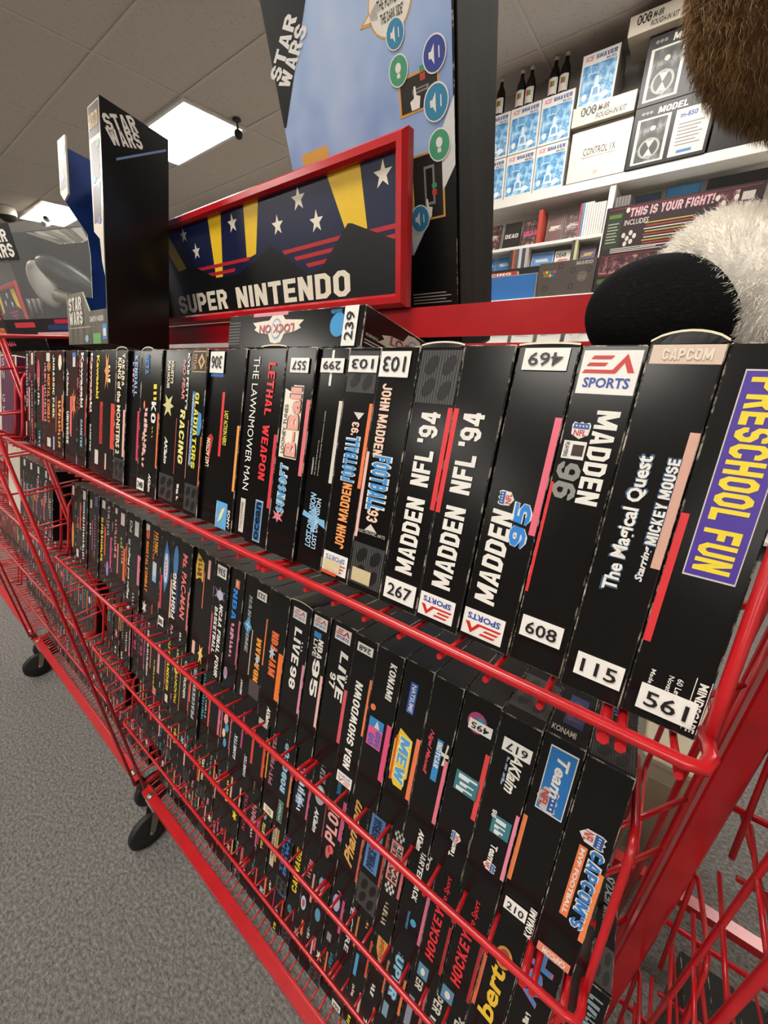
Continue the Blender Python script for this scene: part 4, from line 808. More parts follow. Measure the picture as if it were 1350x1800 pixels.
# the box wedged past the end of the third shelf
o = make_box(.0565, .0178, .167, -.657, [('x', '#8fa0a8', (.7, .95, .2, .8)), ('q', '#5a6a70', (.5, .6, .3, .6))], [logo_t('NEXUS', 'U', (.55, .9, .3, .75), '#9aa8ac', .04, .3), logo_t('ELECTRO BRAIN', 'U', (.3, .6, .3, .45), '#8a8a88', .02), ('p', .02, .3)])
tag(o, 'black game box wedged beyond the end of the third shelf beside the ladder frame', 'game box', 'game boxes on the third shelf')
# the box lying flat on top of the row
lk = MB(); lw, ld, lh = .1625, .127, .0286
lk.bev((0, 0, 0), (lw, ld, lh), .0008, 'black_card', 'worn_edge', 'worn_corner')
def wing_logo(fc, d, r):
    v0, v1, u0, u1 = r
    fc.shape('#e6dccb', [(0, .25), (.08, .42), (.04, .5), (.16, .62), (.34, .66), (.4, .95), (.5, 1), (.6, .95), (.66, .66), (.84, .62), (.96, .5), (.92, .42), (1, .25), (.66, .2), (.6, .05), (.5, 0), (.4, .05), (.34, .2)], d, r, 1)
    g = orient(d, r)
    for a, b in ((.5, .5),):
        uu, vv = g(a, b); ru, rv = abs(u1-u0)*.1, abs(v1-v0)*.36
        fc.disc('#8fb0d0', (vv-rv, vv+rv, uu-ru, uu+ru), 2); fc.disc('#e6dccb', (vv-rv*.8, vv+rv*.8, uu-ru*.8, uu+ru*.8), 2.5)
    vt, ft = text_geo('LOCK ON', .02, 0.0)
    fc.mb.add([fc.pt(*g(.16+.68*a, .34+.3*b), 3.5) for a, b, z in vt], ft, '#b04a58')
ff = Face(lk, lambda u, v, l: (u*lw, -l*LAY, v*lh)); fe = Face(lk, lambda u, v, l: (lw+l*LAY, u*ld, v*lh))
wing_logo(ff, 'I', (.12, .94, .22, .62)); wing_logo(fe, 'H', (.1, .92, .14, .9))
for k in range(8): ff.quad('#5a5a5a', (.12+.09*k, .15+.09*k, .0, .11), 1.5)
ff.quad('#d98a96', (.9, 1.0, .22, .5), 1); ff.disc('#3a92cc', (.25, .85, .8, .9)); ff.text('TERRAPIN', 'I', (.82, .93, .8, .87), '#3a92cc', .02)
fe.text('WARNING', 'H', (.3, .38, .02, .14), OFF, .02); fe.quad(OFF, (.2, .23, .02, .2)); fe.quad(OFF, (.13, .16, .02, .24))
lock = lk.build('game_box', None, (-.3485, .2245, H+.0012), (-LEAN, 0, 0))
sm = MB(); sm.box((.885*lw, -.0009, .02*lh), (.965*lw, -.0005, .98*lh), '#f1eee8')
f3 = Face(sm, lambda u, v, l: (u*lw, -.0009-l*LAY, v*lh)); f3.text('239', 'U', (.16, .84, .9, .95), '#1a1a1a', .012)
sm.build('number_sticker', lock)
tag(lock, 'black game box lying flat on the row, winged logo and 239 sticker', 'game box', 'loose boxes on top of the rack')

# second rack along the aisle: its boxes, from a few patterns
protos = []
rq = random.Random(5)
for k in range(14):
    desc, sp = generic(rq); o = make_box(0, .029, 0, 0, sp); protos.append([o, desc, False])
def aisle_box(x, z, label, group, k):
    p = protos[k]
    if not p[2]: o = p[0]; p[2] = True
    else:
        o = p[0].copy(); C.collection.objects.link(o)
    o.location = (x, YB, z+H); o['label'] = label; o['category'] = 'game box'; o['group'] = group
for row, x_start, n in ((2, -1.0785, 9), (3, -1.0145, 32), (4, -1.0145, 32), (5, -1.0145, 32)):
    last = -1
    for i in range(n):
        k = rq.randrange(14)
        while k == last: k = rq.randrange(14)
        last = k
        aisle_box(x_start-.0294*(i+1), ZB-S*(row-1)+(.005 if row == 3 else 0), f"added game box, {protos[k][1]}, {ordinal(i+1)} on second rack's {SHELF[row]} shelf", f"second rack's {SHELF[row]} shelf boxes", k)
for row, n in ((1, 8), (2, 8), (4, 10), (5, 12)):  # boxes added to darken the rack end, upper two rows unseen shade casters
    for i in range(n):
        k = rq.randrange(14); o = protos[k][0].copy(); C.collection.objects.link(o)
        o.location = (.186+.0294*i, YB+.104, ZB-S*(row-1)+H)
        tag(o, f"added game box, {protos[k][1]}, {ordinal(i+1)} past the end post, {SHELF[row]} shelf", 'game box', f'added boxes past the end post, {SHELF[row]} shelf')
# ------------------------------------------------------------------ the framed star sign
SY = .385
def sign(x0, x1, z0, z1, y, label, words=True, dx=0.0):
    ox, oz = (x0+x1)/2, z0
    t = tag(empty('sign', (ox+dx, y, oz+H)), label, 'sign')
    fw, R = .0135, 'red_paint'
    fm = MB()
    def L(x, yy, z): return (x-ox, yy, z-oz)
    prof = [(0, .015), (0, .006), (.004, .0), (.0105, .0), (fw, .004), (fw, .010)]
    corners = [(x0, z0, 1, 1), (x1, z0, -1, 1), (x1, z1, -1, -1), (x0, z1, 1, -1)]
    rings = [[L(cx+sx*a, b, cz+sz*a) for a, b in prof] for cx, cz, sx, sz in corners]
    for i in range(4):
        p, q = rings[i], rings[(i+1) % 4]
        for k in range(len(prof)-1): fm.poly([p[k], q[k], q[k+1], p[k+1]], R)
    fm.build('sign_frame', t)
    pm = MB(); yb = .0095
    pm.box(L(x0+.004, yb, z0+.004), L(x1-.004, .0145, z1-.004), '#121a3e')
    def P(pts, col, l): pm.poly([L(a, yb-l*LAY, b) for a, b in pts], col)
    for q in ([(-.369, .1795), (-.3205, .1795), (-.3123, .1209), (-.3434, .1225)], [(-.5238, .179), (-.4917, .179), (-.509, .1214), (-.5308, .1174)], [(-.611, .179), (-.5773, .179), (-.5955, .101), (-.6135, .1028)], [(-.765, .179), (-.735, .179), (-.692, .1216), (-.7151, .1165)]):
        P(q, '#eec32a', 1)
    def star(cx, cz, r):
        P([(cx+(r if k % 2 == 0 else r*.4)*math.sin(math.pi*k/5), cz+(r if k % 2 == 0 else r*.4)*math.cos(math.pi*k/5)) for k in range(10)], '#f1e8d4', 1)
    for cx, cz, r in ((-.2906, .163, .0125), (-.4173, .1655, .0125), (-.459, .146, .0115), (-.3891, .139, .0118), (-.5532, .1625, .0118), (-.6557, .142, .0115), (-.684, .167, .0105)): star(cx, cz, r)
    for a, b, za, zb in ((-.4505, -.3536, .1155, .118), (-.4291, -.3672, .1062, .1079), (-.4085, -.3755, .0968, .0981), (-.3061, -.2725, .1172, .1175), (-.285, -.2725, .1083, .1088), (-.6637, -.5267, .118, .1175), (-.6293, -.5638, .1081, .108)):
        P([(a, za-.0022), (b, zb-.0022), (b+.004, zb+.0022), (a-.004, za+.0022)], '#b8242c', 2)
    P([(-.2685, .051), (-.2685, .1031), (-.3339, .1288), (-.3397, .1297), (-.3855, .0911), (-.4085, .088), (-.4753, .126), (-.5530, .102), (-.6135, .1028), (-.6733, .1248), (-.7346, .1201), (-.775, .105), (-.775, .051)], '#0d0d0f', 3)
    if words:
        for body, a, b, za, zb in (('SUPER', -.738, -.592, .0595, .0862), ('NINTENDO', -.567, -.3395, .0585, .0857)):
            v, f = text_geo(body, .055, 0.0); pm.add([L(a+(b-a)*p, yb-(4+z)*LAY, za+(zb-za)*q) for p, q, z in v], f, '#efe6d2')
    pm.build('sign_panel', t)
    return t
sign(-.792, -.2575, .0415, .1915, SY, 'red framed sign with yellow beams, stars and SUPER NINTENDO lettering on black hills')
sign(-.792, -.2575, .0415, .1915, SY, 'red framed star sign on the second rack, half hidden behind the toy pack', False, -1.36)

# ------------------------------------------------------------------ big blue and black carton leaning on the sign
th = math.atan(.2)
bw, bd, bh = .2235, .097, .357
t = tag(empty('toy_carton', (-.448, .46, H-.01), (th, 0, 0)), 'huge pale blue and black toy carton leaning forward behind the star sign', 'carton')
cm = MB()
cm.bev((0, 0, 0), (bw, bd, bh), .0012, 'blue_gradient', 'worn_edge', 'worn_corner', ['brown_card', 'black_card', 'blue_gradient', 'black_card', 'black_card', 'black_card'])
fa = Face(cm, lambda u, v, l: (u*bw, -l*LAY, v*bh))
def fp(col, pts, l): cm.poly([(u*bw, -l*LAY, v*bh) for u, v in pts], col)
fp('#141414', [(.004, .996), (.3, .996), (.285, .937), (.02, .72), (.004, .72)], 1)
for body, c0 in (('STAR', (.02, .9)), ('WARS', (.10, .865))):
    v, f = text_geo(body, .07, .12)
    ex, ey = Vector((.19*bw, .098*bh)), Vector((-.085*bw, .022*bh)).normalized()*.0165
    if body == 'WARS': ex = Vector((.19*bw, .092*bh))
    o = Vector((.035*bw, .822*bh)) if body == 'STAR' else Vector((.09*bw, .798*bh))
    cm.add([tuple((o+ex*a+ey*b).to_3d().xzy+Vector((0, -(2+z)*LAY, 0))) for a, b, z in v], f, '#f0ece6')
fp('#e7e6e2', [(1, .635), (1, .5), (.758, .314), (.757, .335), (.74, .40)], 1)
fp('#121212', [(1, .5), (.996, .004), (.004, .004), (.004, .25), (.5, .33), (.757, .31)], .8)
fp('#e7e6e2', [(1, .635), (1, .505), (.757, .312), (.75, .372)], 1.2)
def bub(col, s, l):
    pts = [(.722+.105*s*math.cos(a), .845+.058*s*math.sin(a)) for a in [2*math.pi*k/24 for k in range(24)]]
    fp(col, pts, l)
fp('#e0a852', [(.56, .828), (.66, .862), (.66, .82)], 1); bub('#e0a852', 1.04, 1); bub('#f0eadf', .98, 1.5); fp('#f0eadf', [(.585, .832), (.66, .856), (.66, .826)], 1.5)
for i, body in enumerate(("\"YOU DON'T KNOW", 'THE POWER OF', 'THE DARK SIDE"')): fa.text(body, 'H', (.862-.024*i, .88-.024*i, .648+.012*i, .802-.008*i), '#2a2a2a', .01)
def inset(r, l=1):
    v0, v1, u0, u1 = r
    fa.quad('#d8a54e', r, l); fa.quad('#2a2624', (v0+.005, v1-.005, u0+.01, u1-.01), l+.5)
    fa.quad('#8a8680', (v0+.035, v1-.03, u0+.07, u1-.05), l+1); fa.quad('#201c1c', (v0+.042, v1-.036, u0+.08, u1-.06), l+1.2)
    fa.quad('#c04438', (v0+.055, v0+.068, u0+.11, u0+.135), l+1.5); fa.quad('#4a9a6a', (v0+.072, v0+.082, u0+.11, u0+.135), l+1.5)
    fa.shape('#f0ece4', [(.2, 0), (.8, 0), (.9, .5), (.6, .6), (.55, 1), (.42, 1), (.4, .5), (.1, .4)], 'H', (v0+.006, v0+.05, u0+.05, u0+.115), l+2)
inset((.63, .705, .735, .935)); inset((.392, .545, .77, .945))
def badge(u, v, r, col, bulb):
    fa.disc('#f0ece4', (v-r*.62*1.1, v+r*.62*1.1, u-r*1.1, u+r*1.1), 4, 20); fa.disc(col, (v-r*.62, v+r*.62, u-r, u+r), 4.5, 20)
    if bulb: fa.disc('#f0ece4', (v-r*.1, v+r*.32, u-r*.32, u+r*.32), 5); fa.quad('#f0ece4', (v-r*.3, v-r*.12, u-r*.18, u+r*.18), 5)
    else: fa.shape('#f0ece4', [(.1, .35), (.35, .35), (.65, .05), (.65, .95), (.35, .65), (.1, .65)], 'H', (v-r*.4, v+r*.4, u-r*.6, u+r*.3), 5); fa.quad('#f0ece4', (v-r*.2, v+r*.2, u+r*.38, u+r*.48), 5)
for a in ((.739, .787, .042, '#3a8ab0', 0), (.917, .72, .05, '#3a489a', 0), (.743, .721, .045, '#4fa07a', 1), (.917, .634, .055, '#3a8ab0', 0), (.926, .55, .05, '#4fa07a', 1), (.807, .399, .05, '#3a8ab0', 0)): badge(*a)
fa.quad('#e0a852', (.61, .64, .095, .285), 1)
for k in range(4): fa.quad('#b8b4ae', (.17+.009*k, .173+.009*k, .735, .965-.03*(k % 2)), 2)
body = cm.build('carton', t)
sm = MB(); sm.bev((bw+.0002, .004, .004), (bw+.002, bd-.004, bh-.004), .0005, 'dark_sheen'); sm.build('side_panel', t)

# ------------------------------------------------------------------ tall dark open-front carton standing on the boxes
al = math.atan(.228); tw, td, tht = .16, .083, .291
t = tag(empty('toy_carton', (-.663, .24, H+.010), (-al, 0, 0)), 'tall narrow black toy carton with white logo, open blue-lined front, standing on the boxes', 'carton')
m = MB(); m.box((-.003, 0, 0), (0, td, tht), 'black_card')
fs = Face(m, lambda u, v, l: (l*LAY, u*td, v*tht))
def fs2(col, pts, l): m.poly([(l*LAY, u*td, v*tht) for u, v in pts], col)
for body, o, ex in (('STAR', (.10, .885), (.44, .065)), ('WARS', (.155, .842), (.46, .055))):
    v, f = text_geo(body, .07, .1); o = Vector((o[0]*td, o[1]*tht)); e1 = Vector((ex[0]*td, ex[1]*tht)); e2 = Vector((-.1*td, .05*tht))
    m.add([((2+z)*LAY, *(o+e1*a+e2*b)) for a, b, z in v], f, '#efebe4')
fs2('#6f8cc0', [(.2, .79), (.96, .945), (.96, .955), (.2, .80)], 1)
m.build('side_panel', t)
m = MB(); m.box((-tw, td-.003, 0), (-.003, td, tht-.006), 'blue_card'); m.build('back_card', t)
m = MB()
wp = [(0, 0), (0, .26), (.42, .28), (.42, .5), (.38, .6), (.02, .73), (.02, .965), (1, .965), (1, 0)]
m.poly([(-tw+.0015, a_*td, b_*tht) for a_, b_ in wp], 'blue_card'); m.poly([(-tw, a_*td, b_*tht) for a_, b_ in reversed(wp)], 'brown_card')
for (a_, b_), (c_, d_2) in zip(wp, wp[1:]): m.poly([(-tw, a_*td, b_*tht), (-tw+.0015, a_*td, b_*tht), (-tw+.0015, c_*td, d_2*tht), (-tw, c_*td, d_2*tht)], '#d9cdb8')
m.build('inner_wall', t)
m = MB(); m.box((-tw, .0025, 0), (-.003, td-.003, .003), 'brown_card'); m.build('carton_bottom', t)
m = MB()
def frontpoly(pts, col='brown_card', edge=True):
    q = [(-u*tw, 0, v*tht) for u, v in pts]; q2 = [(a, .0022, c) for a, b, c in q]
    m.poly(q, col); m.poly(list(reversed(q2)), 'blue_card')
    for i in range(len(q)):
        j = (i+1) % len(q); m.poly([q[i], q2[i], q2[j], q[j]], '#d9cdb8')
frontpoly([(1.0, .0), (.02, .0), (.02, .158), (.42, .158), (.58, .256), (1.0, .256)])
ff = Face(m, lambda u, v, l: (-tw+u*tw, -l*LAY, v*tht))
ff.text('STAR', 'H', (.17, .235, .06, .40), OFF, .06); ff.text('WARS', 'H', (.1, .165, .06, .42), OFF, .06); ff.text('DARTH VADER', 'H', (.105, .13, .6, .92), OFF, .02)
ff.quad('#5ea05a', (.0, .05, .66, .84), 2); ff.quad('#3a7fc0', (.02, .09, .88, .98), 2); ff.quad(OFF, (.035, .07, .9, .96), 2.5); ff.disc('#8fb8d0', (.01, .045, .46, .54), 2); ff.quad('#b0a890', (.082, .086, .04, .6), 1)
m.build('front_panel', t)
m = MB()
frontpoly([(.25, .995), (.02, .995), (.02, .30), (.07, .36), (.1, .46), (.22, .5)], '#cfc4b4')
ff = Face(m, lambda u, v, l: (-u*tw, -l*LAY, v*tht))
ff.quad('#1c1818', (.87, .99, .03, .235), 1); ff.text('GALACTIC ACTION', 'H', (.9, .96, .225, .04), '#d8b060', .02)
ff.quad('#3a2630', (.7, .85, .04, .2), 1); ff.disc('#4f9a7a', (.82, .85, .03, .1), 2); ff.disc('#3a8ab0', (.69, .72, .12, .2), 2)
ff.quad('#3c2c34', (.53, .68, .05, .2), 1); ff.disc('#4f9a7a', (.66, .69, .04, .1), 2); ff.disc('#4a58a0', (.52, .55, .05, .12), 2)
m.build('front_strip', t)
m = MB()
frontpoly([(1.0, .975), (.8, .975), (.8, .72), (.9, .70), (1.0, .74)], '#cfc4b4')
ff = Face(m, lambda u, v, l: (-u*tw, -l*LAY, v*tht)); ff.quad('#3a2c36', (.75, .95, .82, .97), 1); ff.disc('#3a8ab0', (.9, .94, .8, .88), 2); ff.disc('#c8a040', (.83, .87, .85, .95), 2); ff.disc('#6a4a90', (.78, .82, .86, .95), 2)
m.build('front_strip', t)
m = MB()
for k in range(11): m.lathe([(.004, 0), (.0085, .0025), (.004, .005)], (-.026+.0004*k, .035, .33*tht+.0055*k), (.05, 0, 1), '#1a1a1a', 14)
m.lathe([(.009, 0), (.011, .012), (.006, .02)], (-.026, .035, .27*tht), (0, 0, 1), '#161616', 14)
m.build('toy_sleeve', t)
m = MB(); m.tube([(-.027, .034, .012), (-.027, .034, .27*tht)], .0035, '#b8bcc4', 10); m.build('toy_rod', t)

# ------------------------------------------------------------------ window pack on the second rack
yw = math.radians(23); pw, ph = .26, .186
o = Vector((-.897, .335, .030))-Vector((math.cos(yw), math.sin(yw), 0))*pw
t = tag(empty('toy_pack', (o.x, o.y, o.z+H), (0, 0, yw)), 'clear-window toy pack with white logo corner, standing on the second rack', 'toy')
m = MB(); m.box((0, .05, 0), (pw, .054, ph), 'dark_sheen')
for k in range(6): m.poly([(pw*.25+.02*k, .0495, ph*.99), (pw*.3+.025*k, .0495, ph*.99), (pw*.62+.01*k, .0495, ph*.88), (pw*.55+.01*k, .0495, ph*.86)], '#b8b4a8' if k % 2 else '#8a8678')
m.build('backing_card', t)
m = MB(); m.box((0, .0, 0), (pw, .05, .004), '#2a1c20'); m.box((0, .0, .004), (pw, .004, .03), '#241820')
ff = Face(m, lambda u, v, l: (u*pw, -l*LAY, v*ph))
ff.quad('#b8243a', (.11, .15, .5, .98), 2); ff.quad('#2a3a68', (.05, .10, .42, .98), 2); ff.quad('#c83a40', (.08, .13, .1, .3), 2); ff.quad('#d8a8a8', (.0, .03, .3, 1), 2)
m.build('pack_base', t)
m = MB(); m.box((0, -.001, ph*.7), (pw*.36, .001, ph), '#1a1618')
ff = Face(m, lambda u, v, l: (u*pw, -.001-l*LAY, v*ph))
ff.text('STAR', 'H', (.85, .955, .07, .32), '#efeae2', .07); ff.text('WARS', 'H', (.72, .835, .08, .34), '#efeae2', .07)
m.build('logo_corner', t)
m = MB()
for a, b in (((0, .0, .03), (pw, .0006, ph)), ((pw-.0006, .0, .03), (pw, .05, ph)), ((0, 0, ph-.0006), (pw, .05, ph))): m.box(a, b, 'clear_plastic')
m.build('window', t)
m = MB(); m.ell((pw*.62, .03, ph*.55), (.075, .016, .026), '#1f1c1a', Matrix.Rotation(.45, 3, 'Y'), 20, 12); m.ell((pw*.36, .032, ph*.5), (.03, .012, .045), '#a9a6a0', Matrix.Rotation(-.5, 3, 'Y'), 18, 12)
m.tube([(pw*.5, .022, ph*.38), (pw*.9, .022, ph*.25)], .012, '#5a4f38', 12); m.build('toy_craft', t)
m = MB()
for k in range(3): m.tube([(pw*(.24+.05*k), .016, ph*.18), (pw*(.24+.05*k), .016, ph*.36)], .004, '#5a5650', 8)
m.build('figures_tray', t)
o = make_box(0, .0286, 0, 0, [('x', '#c85a68', (.5, .9, .3, .7))]); o.rotation_euler = (0, math.radians(-90), yw); o.location = (-1.02, .262, H+.0005)
tag(o, 'black game box lying flat under the clear-window toy pack', 'game box', 'loose boxes on top of the rack')
m = MB(); m.bev((0, 0, 0), (.075, .02, .222), .001, 'orange_picture', mats=['orange_picture']*6)
tag(m.build('comic_box', None, (-1.36, .24, H-.172)), 'orange comic-printed box left of the clear-window toy pack', 'box')

# purple letter case and pale magazines on the second rack
m = MB(); m.bev((0, 0, 0), (.112, .10, .155), .002, '#5a2a48', '#d8cfc0', '#d8cfc0')
ff = Face(m, lambda u, v, l: (u*.112, -l*LAY, v*.155))
for i, (ch, v) in enumerate((('S', .86), ('N', .7), ('G', .4), ('S', .24))): ff.text(ch, 'H', (v, v+.1, .12, .3), '#d8d0d0', 0)
tag(m.build('letter_case', None, (-1.137, YB, ZB+H+.001), (-LEAN, 0, 0)), 'purple case with large pale letters at the near end of the second rack', 'case')
for i in range(6):
    m = MB(); m.bev((0, 0, 0), (.0062, .12, .19), .0006, 'paper_stack')
    tag(m.build('magazine', None, (-1.139-.0068*(i+1), YB, ZB+H+.001), (-LEAN, 0, 0)), f'pale magazine, {ordinal(i+1)} left of the purple letter case', 'magazine', 'magazines beside the purple case')
for i in range(12):
    m = MB(); m.bev((0, 0, 0), (.0088, .12, .165+.004*(i % 3)), .0006, 'paper_stack')
    tag(m.build('magazine', None, (-1.3462-.0096*(i+1), YB, ZB-S+H+.001), (-LEAN, 0, 0)), f"pale magazine, {ordinal(i+1)} past the black boxes on second rack's second shelf", 'magazine', 'magazines on the second shelf')

# ------------------------------------------------------------------ plush toy sitting on the row
def fur(mb, c, rad, n, length, mat, T=None, keep=None, droop=.5, seed=1, comb=(0, 0, -1), w=.00035):
    rg = np.random.default_rng(seed); comb = Vector(comb)
    for _ in range(n):
        q = Vector(rg.normal(size=3)).normalized()
        if keep and not keep(q): continue
        p = Vector((q.x*rad[0], q.y*rad[1], q.z*rad[2])); nn = Vector((q.x/rad[0], q.y/rad[1], q.z/rad[2])).normalized()
        if T: p = T @ p; nn = T @ nn
        p = p+Vector(c); L = length*rg.uniform(.6, 1.25)
        d1 = (nn+comb*droop*.6+Vector(rg.normal(size=3))*.22).normalized(); d2 = (nn*.35+comb*droop*1.5+Vector(rg.normal(size=3))*.3).normalized()
        sd = d1.cross(Vector(rg.normal(size=3))).normalized()*w
        a, b, e = p-nn*.001, p+d1*L*.55, p+d1*L*.55+d2*L*.5
        mb.add([a-sd, a+sd, b+sd*.8, b-sd*.8, e], [(0, 1, 2, 3), (3, 2, 4)], mat, True)
plush = tag(empty('plush_toy', (.02, .28, H-.012)), 'furry plush toy with white body, black foot and brown head, seated on the boxes', 'plush toy')
P0 = Vector((.02, .28, -.012))
def rel(x, y, z): return tuple(Vector((x, y, z))-P0)
T1 = Matrix.Rotation(math.radians(14), 3, 'Y') @ Matrix.Rotation(math.radians(15), 3, 'Z')
m = MB(); m.ell(rel(-.0145, .262, .0135), (.0365, .03, .0275), 'black_knit', T1, 40, 24)
m.build('foot', plush)
T2 = Matrix.Rotation(math.radians(38), 3, 'Y')
m = MB(); wb = [(rel(.013, .277, .0265), (.036, .03, .0275), T2), (rel(.022, .268, .018), (.019, .02, .024), None), (rel(.0375, .306, .085), (.0165, .02, .045), None), (rel(.026, .30, .01), (.0165, .03, .022), None)]
for c, r, T in wb: m.ell(c, r, 'white_fur', T, 28, 18)
wf = m.build('body', plush)
m = MB()
for i, (c, r, T) in enumerate(wb): fur(m, c, r, (14000, 8000, 1500, 1500)[i], (.0062, .005, .006, .004)[i], 'white_fur', T, lambda q: q.y < .5, .5, 3+i, (-.5, -.2, -.5), .00016)
m.build('white_fur', wf)
hc, hr = rel(.0325, .285, .1535), (.067, .058, .067)
m = MB(); m.ell(hc, hr, 'brown_fur_skin', None, 36, 24); hd = m.build('head', plush)
m = MB(); fur(m, hc, hr, 52000, .0075, 'brown_fur', None, lambda q: q.y < .45, .9, 9, (.45, -.1, -.8), .00013); m.build('brown_fur', hd)
m = MB(); m.ell(rel(-.0005, .2365, .1805), (.0085, .008, .010), '#0c0806', None, 18, 12); m.build('nose', hd)

# ------------------------------------------------------------------ pale plastic bin behind the rack end
m = MB(); bx = (.15, .87, -H)
m.bev((0, 0, 0), (.13, .26, .39), .008, '#a89c84')
m.bev((.02, -.003, .04), (.10, .001, .34), .001, '#958a74')
m.bev((-.008, -.008, .39), (.138, .268, .41), .004, '#b5a990')
tag(m.build('storage_bin', None, (bx[0], bx[1], bx[2]+H)), 'beige plastic bin standing on the carpet behind the rack, seen past the ladder end', 'bin')

# ------------------------------------------------------------------ white wall shelving and what stands on it
WY = 3.6
t = tag(empty('wall_shelving', (-1.0, 3.77, 0)), 'white wall shelving unit along the back wall', 'shelving')
def LS(x, y, z): return (x+1.0, y-3.77, z+H)
def board(name, x0, x1, y0, y1, z0, z1): m = MB(); m.bev(LS(x0, y0, z0), LS(x1, y1, z1), .002, 'shelf_white'); m.build(name, t)
board('shelf_board', -3.2, 1.6, WY, 3.94, 1.03, 1.085); board('shelf_board', -3.2, 1.6, 3.62, 3.94, .735, .757); board('shelf_board', -3.2, 1.6, 3.6, 3.94, .555, .577); board('shelf_board', -3.2, 1.6, 3.2, 3.94, .31, .335)
board('shelf_board', -3.2, 1.6, 3.2, 3.94, -.03, -.005); board('shelf_board', -3.2, 1.6, 3.2, 3.94, -.45, -.42); board('shelf_board', -3.2, 1.6, 3.2, 3.94, -1.2, -1.17)
for x in (-1.95, -.69, .57): board('upright', x, x+.038, 3.61, 3.94, .335, 1.03)
for x in (-3.2, -1.95, -.69, .57, 1.56): board('upright', x, x+.038, 3.22, 3.94, -1.32, .31)
m = MB(); m.box(LS(-3.2, 3.925, -1.2), LS(1.6, 3.942, 1.03), 'shelf_white'); m.build('back_panel', t)

def carton(name, x0, x1, y, z0, z1, d, mats, label, cat, group=None, paint=None, r=.002):
    m = MB(); w, h = x1-x0, z1-z0
    m.bev((0, 0, 0), (w, d, h), r, mats[0], mats=[mats[1], mats[1], mats[0], mats[1], mats[1], mats[1]])
    if paint:
        f = Face(m, lambda u, v, l: (u*w, -l*.0006, v*h), int(abs(x0*100))); paint(f)
    return tag(m.build(name, None, (x0, y, z0+H)), label, cat, group)
def ice(f):
    f.quad('ice_picture', (.05, .78, .05, .95), 1); f.text('ICE', 'H', (.855, .945, .09, .32), '#d87a80', .03, .3); f.text('SHAVER', 'H', (.86, .94, .37, .93), '#2a4a8c', .05, .1); f.text('BB-002', 'H', (.795, .835, .66, .92), '#4a4a50', .02)
    f.shape('#dceaf2', [(.1, 0), (.9, 0), (.8, .5), (.65, .6), (.6, 1), (.4, 1), (.35, .6), (.2, .5)], 'H', (.14, .55, .3, .66), 1.5)
    f.shape('#6fa8d0', [(.2, .1), (.8, .1), (.7, .5), (.3, .5)], 'H', (.16, .5, .34, .62), 2); f.disc('#eef6fa', (.1, .22, .62, .86), 2, 12); f.disc('#eef6fa', (.12, .26, .12, .26), 2, 12)
    f.quad('#c4dbe9', (.6, .62, .2, .5), 1.6)
k = 0
for x0 in (-1.685, -1.46, -1.236):
    for z in (1.0855, 1.3545):
        k += 1
        pos = {(-1.685, 1.0855): 'lower left, half hidden by the big carton', (-1.685, 1.3545): 'upper left, half hidden by the big carton', (-1.46, 1.0855): 'lower middle of the stack', (-1.46, 1.3545): 'upper middle of the stack', (-1.236, 1.0855): 'lower one next to the cream box', (-1.236, 1.3545): 'upper one next to the cream box'}[(x0, z)]
        carton('appliance_box', x0, x0+.219, WY+.004, z, z+.265, .24, ('#e9e6e2', '#cfc8bf'), f'white box with icy blue picture, {pos}', 'box', 'ice shaver boxes', ice)
carton('appliance_box', -.995, -.775, WY+.004, 1.4965, 1.7615, .24, ('#e9e6e2', '#8a857e'), 'white box with icy blue picture standing alone on the long cream box', 'box', 'ice shaver boxes', ice)
def kit(f):
    for i, ch in enumerate('BIC'):
        f.disc('#2a2622', (.42, .9, .14+.085*i, .225+.085*i), 1, 16); f.text(ch, 'H', (.52, .8, .165+.085*i, .2+.085*i), '#e8e0d0', .03, layer=2)
    f.text('M-8R', 'H', (.5, .82, .42, .6), '#3a342e', .02, .2); f.text('ROUGH-IN KIT', 'H', (.14, .42, .4, .88), '#3a342e', .02, .2)
carton('long_box', -1.005, -.628, WY-.02, 1.3945, 1.496, .3, ('#ddd3c2', '#c4b9a6'), 'long cream box with black round letters under the lone picture box', 'box', 'cream rough-in boxes', kit)
carton('long_box', -.73, -.44, WY-.08, 1.7255, 1.815, .3, ('#ddd3c2', '#c4b9a6'), 'cream box with black round letters on top of the speaker boxes', 'box', 'cream rough-in boxes', kit)
carton('long_box', -.43, -.12, WY-.05, 1.7255, 1.82, .3, ('#ddd3c2', '#c4b9a6'), 'plain cream box on top of the speaker boxes beside the brown fur head', 'box', 'cream rough-in boxes')
def ctl(f):
    f.text('CONTROL 1X', 'H', (.5, .64, .24, .78), '#3a3632', .0); f.text('High Performance Monitor Loudspeaker', 'H', (.44, .48, .22, .8), '#6a645c', 0); f.quad('#c9bba6', (.1, .18, .46, .54), 1)
carton('speaker_box', -.99, -.622, WY-.004, 1.0855, 1.3665, .28, ('#e3ddd3', '#b8b0a4'), 'plain cream box with thin serif lettering on the white shelf', 'box', None, ctl)
carton('flat_box', -.98, -.63, WY+.02, 1.3675, 1.3935, .25, ('#8d8880', '#7a756e'), 'thin grey box sandwiched between two cream boxes', 'box')
